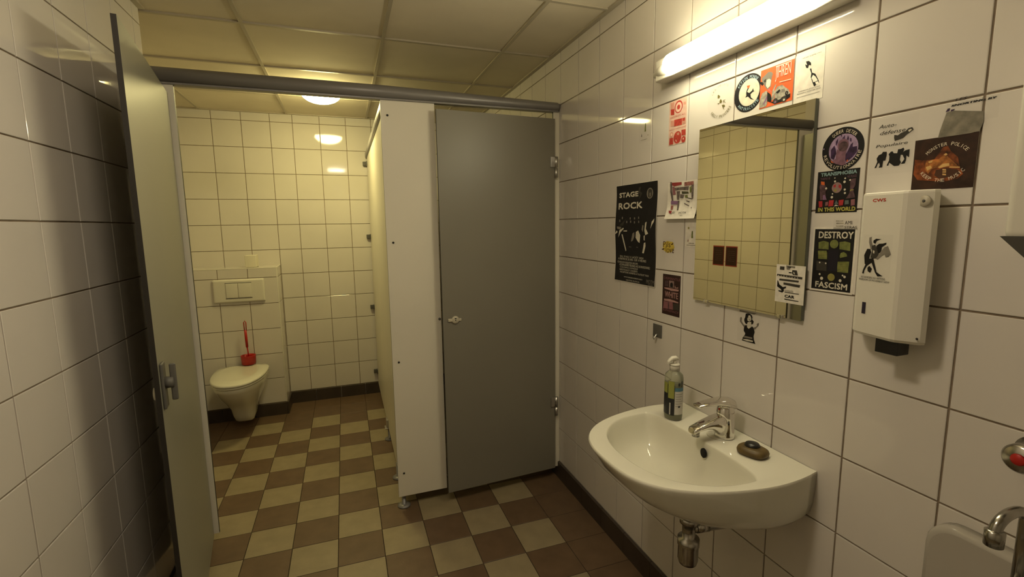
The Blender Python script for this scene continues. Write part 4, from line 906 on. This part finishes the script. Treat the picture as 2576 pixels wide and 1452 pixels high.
for x, z, wy, hz in ((.028, .092, .016, .010), (.018, .102, .023, .014), (-.008, .109, .0235, .013), (-.040, .113, .0205, .008), (-.075, .113, .018, .0055), (-.106, .110, .0165, .0045), (-.110, .110, .011, .002)):
    rs.append([(x, wy * math.copysign(abs(math.cos(R(a))) ** .6, math.cos(R(a))), z + hz * math.copysign(abs(math.sin(R(a))) ** .8, math.sin(R(a)))) for a in range(0, 360, 18)])
mb.rings(rs, chrome); lv = mb.build('lever', t)
mb = MB(); mb.tube([(.026, 0, -.0), (.030, 0, .055)], .0028, chrome, n=10); mb.lathe([(.001, .055), (.005, .057), (.006, .063), (.001, .068)], chrome, c=(.030, 0, 0), n=14); mb.build('pop_up_knob', t)
mb = MB(); mb.lathe([(.004, 0), (.003, -.002), (.001, -.0022)], mat('marker_red', (.4, .03, .02), .4), c=(-.0235, .0, .088), axis='x', n=12); mb.build('temperature_mark', t)
# soap bottle
t = thing('soap_bottle', 'clear pump soap bottle with green and white label on the washbasin', 'soap bottle', (-.122, -.925, ZR + .0005), R(-2))
gl = mat('clear_bottle', (.72, .74, .60), .08, trans=.85, ior=1.35)
mb = MB(); mb.lathe([(.028, 0), (.031, .003), (.0325, .012), (.0325, .138), (.030, .150), (.020, .158), (.0145, .160), (.0145, .166), (.001, .167)], gl, n=40, sx=.85, sy=1); bt = mb.build('bottle', t)
mb = MB(); mb.lathe([(.001, .003), (.0285, .003), (.0295, .01), (.0295, .118), (.001, .119)], mat('liquid_soap', (.22, .22, .10), .15, trans=.45), n=32, sx=.84, sy=1); mb.build('liquid_soap', bt)
def wrap(mb, a0, a1, z0, z1, m, d=.0006, n=12):
    rr = .0325 + d; vs = []
    for k in range(n + 1):
        a = R(a0 + (a1 - a0) * k / n); vs += [(rr * .85 * math.cos(a), rr * math.sin(a), z0), (rr * .85 * math.cos(a), rr * math.sin(a), z1)]
    mb.add(vs, [(2 * k, 2 * k + 2, 2 * k + 3, 2 * k + 1) for k in range(n)], m, True)
lab_d = mat('label_dark', (.012, .013, .016), .4); lab_g = mat('label_green', (.26, .27, .055), .4); lab_w = mat('label_white', (.50, .48, .44), .5); lab_b = mat('label_blue', (.07, .17, .24), .4)
mb = MB(); wrap(mb, 100, 235, .018, .120, lab_d)
wrap(mb, 195, 232, .075, .132, lab_g, .0009); wrap(mb, 150, 190, .09, .125, lab_g, .0009); wrap(mb, 205, 212, .02, .06, lab_w, .0010, 4); mb.build('front_label', bt)
mb = MB(); wrap(mb, 236, 300, .022, .108, lab_w, .0007); wrap(mb, 236, 300, .100, .112, lab_b, .0010)
for k in range(6): wrap(mb, 241, 292 - 7 * (k % 3), .090 - .008 * k, .0915 - .008 * k, mat('label_text', (.2, .19, .17), .6), .0012, 6)
wrap(mb, 258, 272, .046, .052, lab_d, .0013, 4); wrap(mb, 256, 270, .118, .128, lab_d, .0011, 4); wrap(mb, 280, 286, .114, .134, lab_d, .0011, 3); mb.build('back_label', bt)
mb = MB(); mb.lathe([(.0150, .163), (.0150, .178), (.0135, .180), (.012, .181), (.001, .181)], plastic_w, n=28); mb.lathe([(.0165, .1795), (.0165, .184), (.001, .185)], plastic_w, n=28); mb.lathe([(.005, .184), (.005, .196)], plastic_w, n=14)
rs = []
for x, z, wy, hz in ((.012, .199, .007, .005), (.004, .203, .0085, .0075), (-.010, .203, .008, .007), (-.020, .197, .0065, .006), (-.027, .190, .005, .005)):
    rs.append([(x, wy * math.cos(R(a)), z + hz * math.sin(R(a))) for a in range(0, 360, 24)])
mb.rings(rs, plastic_w); mb.build('pump', t)
# soap bar with a magnetic cap
t = thing('soap_bar', 'worn brown bar of soap with a dark cap lying on the washbasin rim', 'soap', (-.080, -1.212, ZR + .001), R(14))
brown = mat('brown_soap', (.115, .075, .022), .45, noise=.35, nscale=45)
mb = MB(); rs = []
for z, k in ((0, .86), (.004, .97), (.010, 1), (.017, .93), (.021, .74), (.022, .4)):
    rs.append([(.033 * k * math.copysign(abs(math.cos(R(a))) ** .72, math.cos(R(a))) * (1 + .05 * math.sin(R(3 * a))), .040 * k * math.copysign(abs(math.sin(R(a))) ** .72, math.sin(R(a))), z) for a in range(0, 360, 12)])
mb.rings(rs, brown); mb.build('soap_block', t)
mb = MB(); mb.lathe([(.019, .018), (.020, .024), (.017, .029), (.006, .031), (.001, .0312)], black_p, c=(.003, .004, 0), n=28); mb.build('cap', t)
# bottle trap under the basin
t = thing('bottle_trap', 'dull chrome bottle trap and waste pipe under the washbasin', 'drain trap', (-.250, -1.168, ZR - .0005))
mb = MB(); mb.lathe([(.019, -.1512), (.019, -.174), (.0255, -.175), (.0255, -.192), (.018, -.194), (.018, -.236), (.0295, -.238), (.0295, -.258), (.0275, -.261), (.0275, -.302), (.024, -.314), (.001, -.318)], chrome_d, n=32); mb.build('trap_body', t)
mb = MB(); mb.tube([(.01, -.002, -.212), (.06, -.012, -.210), (.14, -.030, -.205), (.2485, -.052, -.198)], .0125, chrome_d, n=16); mb.tube([(.02, -.004, -.208), (.055, -.011, -.206)], .017, chrome_d, n=16); mb.lathe([(.026, .236), (.024, .2485)], chrome_d, c=(0, -.052, -.192), axis='x', n=24)
mb.build('waste_pipe', t)
t = thing('shut_off_valve', 'small dull chrome shut-off valve on the tiles under the washbasin', 'valve', (0, -1.00, .50))
mb = MB(); mb.tube([(-.001, 0, 0), (-.045, 0, 0)], .009, chrome_d); mb.lathe([(.022, -.001), (.020, -.008)], chrome_d, axis='x', n=20); mb.build('valve_body', t)
mb = MB(); mb.tube([(-.045, 0, 0), (-.066, 0, -.002)], [.013, .010], chrome_d); mb.build('handle', t)
mb = MB(); mb.tube([(-.035, 0, .006), (-.036, 0, .06), (-.045, -.02, .11), (-.05, -.03, .145)], .004, chrome_d, n=8); mb.build('supply_hose', t)
# ------------------------------------------------------------------ right-hand edge: second tap, knob, towel dispenser
t = thing('swan_neck_tap', 'dark chrome swan-neck tap in the lower right corner of the photo', 'tap', (-.078, -1.760, .80))
mb = MB(); mb.tube([(.042, 0, 0), (.01, 0, 0)], .016, chrome_d, n=20); mb.lathe([(.019, -.02), (.019, .02), (.013, .024), (.0125, .06)], chrome_d, n=24); mb.build('body', t)
pts = [(0, 0, .05), (0, 0, .15)] + [(-.042 + .042 * math.cos(R(a)), 0, .180 + .022 * math.sin(R(a))) for a in range(0, 181, 15)] + [(-.0845, 0, .174)]
mb = MB(); mb.tube(pts, .0085, chrome_d, n=18); mb.lathe([(.0125, .155), (.0130, .179), (.009, .182)], chrome_d, c=(-.0845, 0, 0), n=20); mb.build('spout', t)
t = thing('push_valve', 'round chrome wall valve with a red dot at the right edge of the photo', 'valve', (0, -1.735, 1.070))
mb = MB(); mb.lathe([(.030, 0), (.030, -.010), (.023, -.014), (.022, -.04), (.025, -.044), (.025, -.058), (.021, -.063), (.001, -.064)], chrome_d, axis='x', n=36); mb.build('valve_body', t)
mb = MB(); mb.lathe([(.0105, -.0642), (.009, -.0665), (.001, -.067)], red_p, axis='x', n=24); mb.build('red_mark', t)
t = thing('towel_dispenser', 'white wall dispenser cut off by the right edge of the photo', 'paper towel dispenser', (0, -1.825, 1.42))
mb = MB(); mb.box((-.09, -.14, .022), (-.001, .135, .36), plastic_w, .012); mb.build('cover', t)
mb = MB(); mb.add([(-.092, -.14, .026), (-.092, .137, .026), (-.001, .137, .026), (-.001, -.14, .026), (-.075, -.11, -.012), (-.075, .108, -.012), (-.001, .108, -.012), (-.001, -.11, -.012)], [(0, 1, 2, 3), (4, 7, 6, 5), (0, 4, 5, 1), (1, 5, 6, 2), (2, 6, 7, 3), (3, 7, 4, 0)], rail_g); mb.recalc = True; mb.build('tray', t)
sticker('sticker', 'edge', (-1.745, 1.672), (.09, .07), 'paper_black', 'black sticker on the white dispenser at the right edge', x=.091)
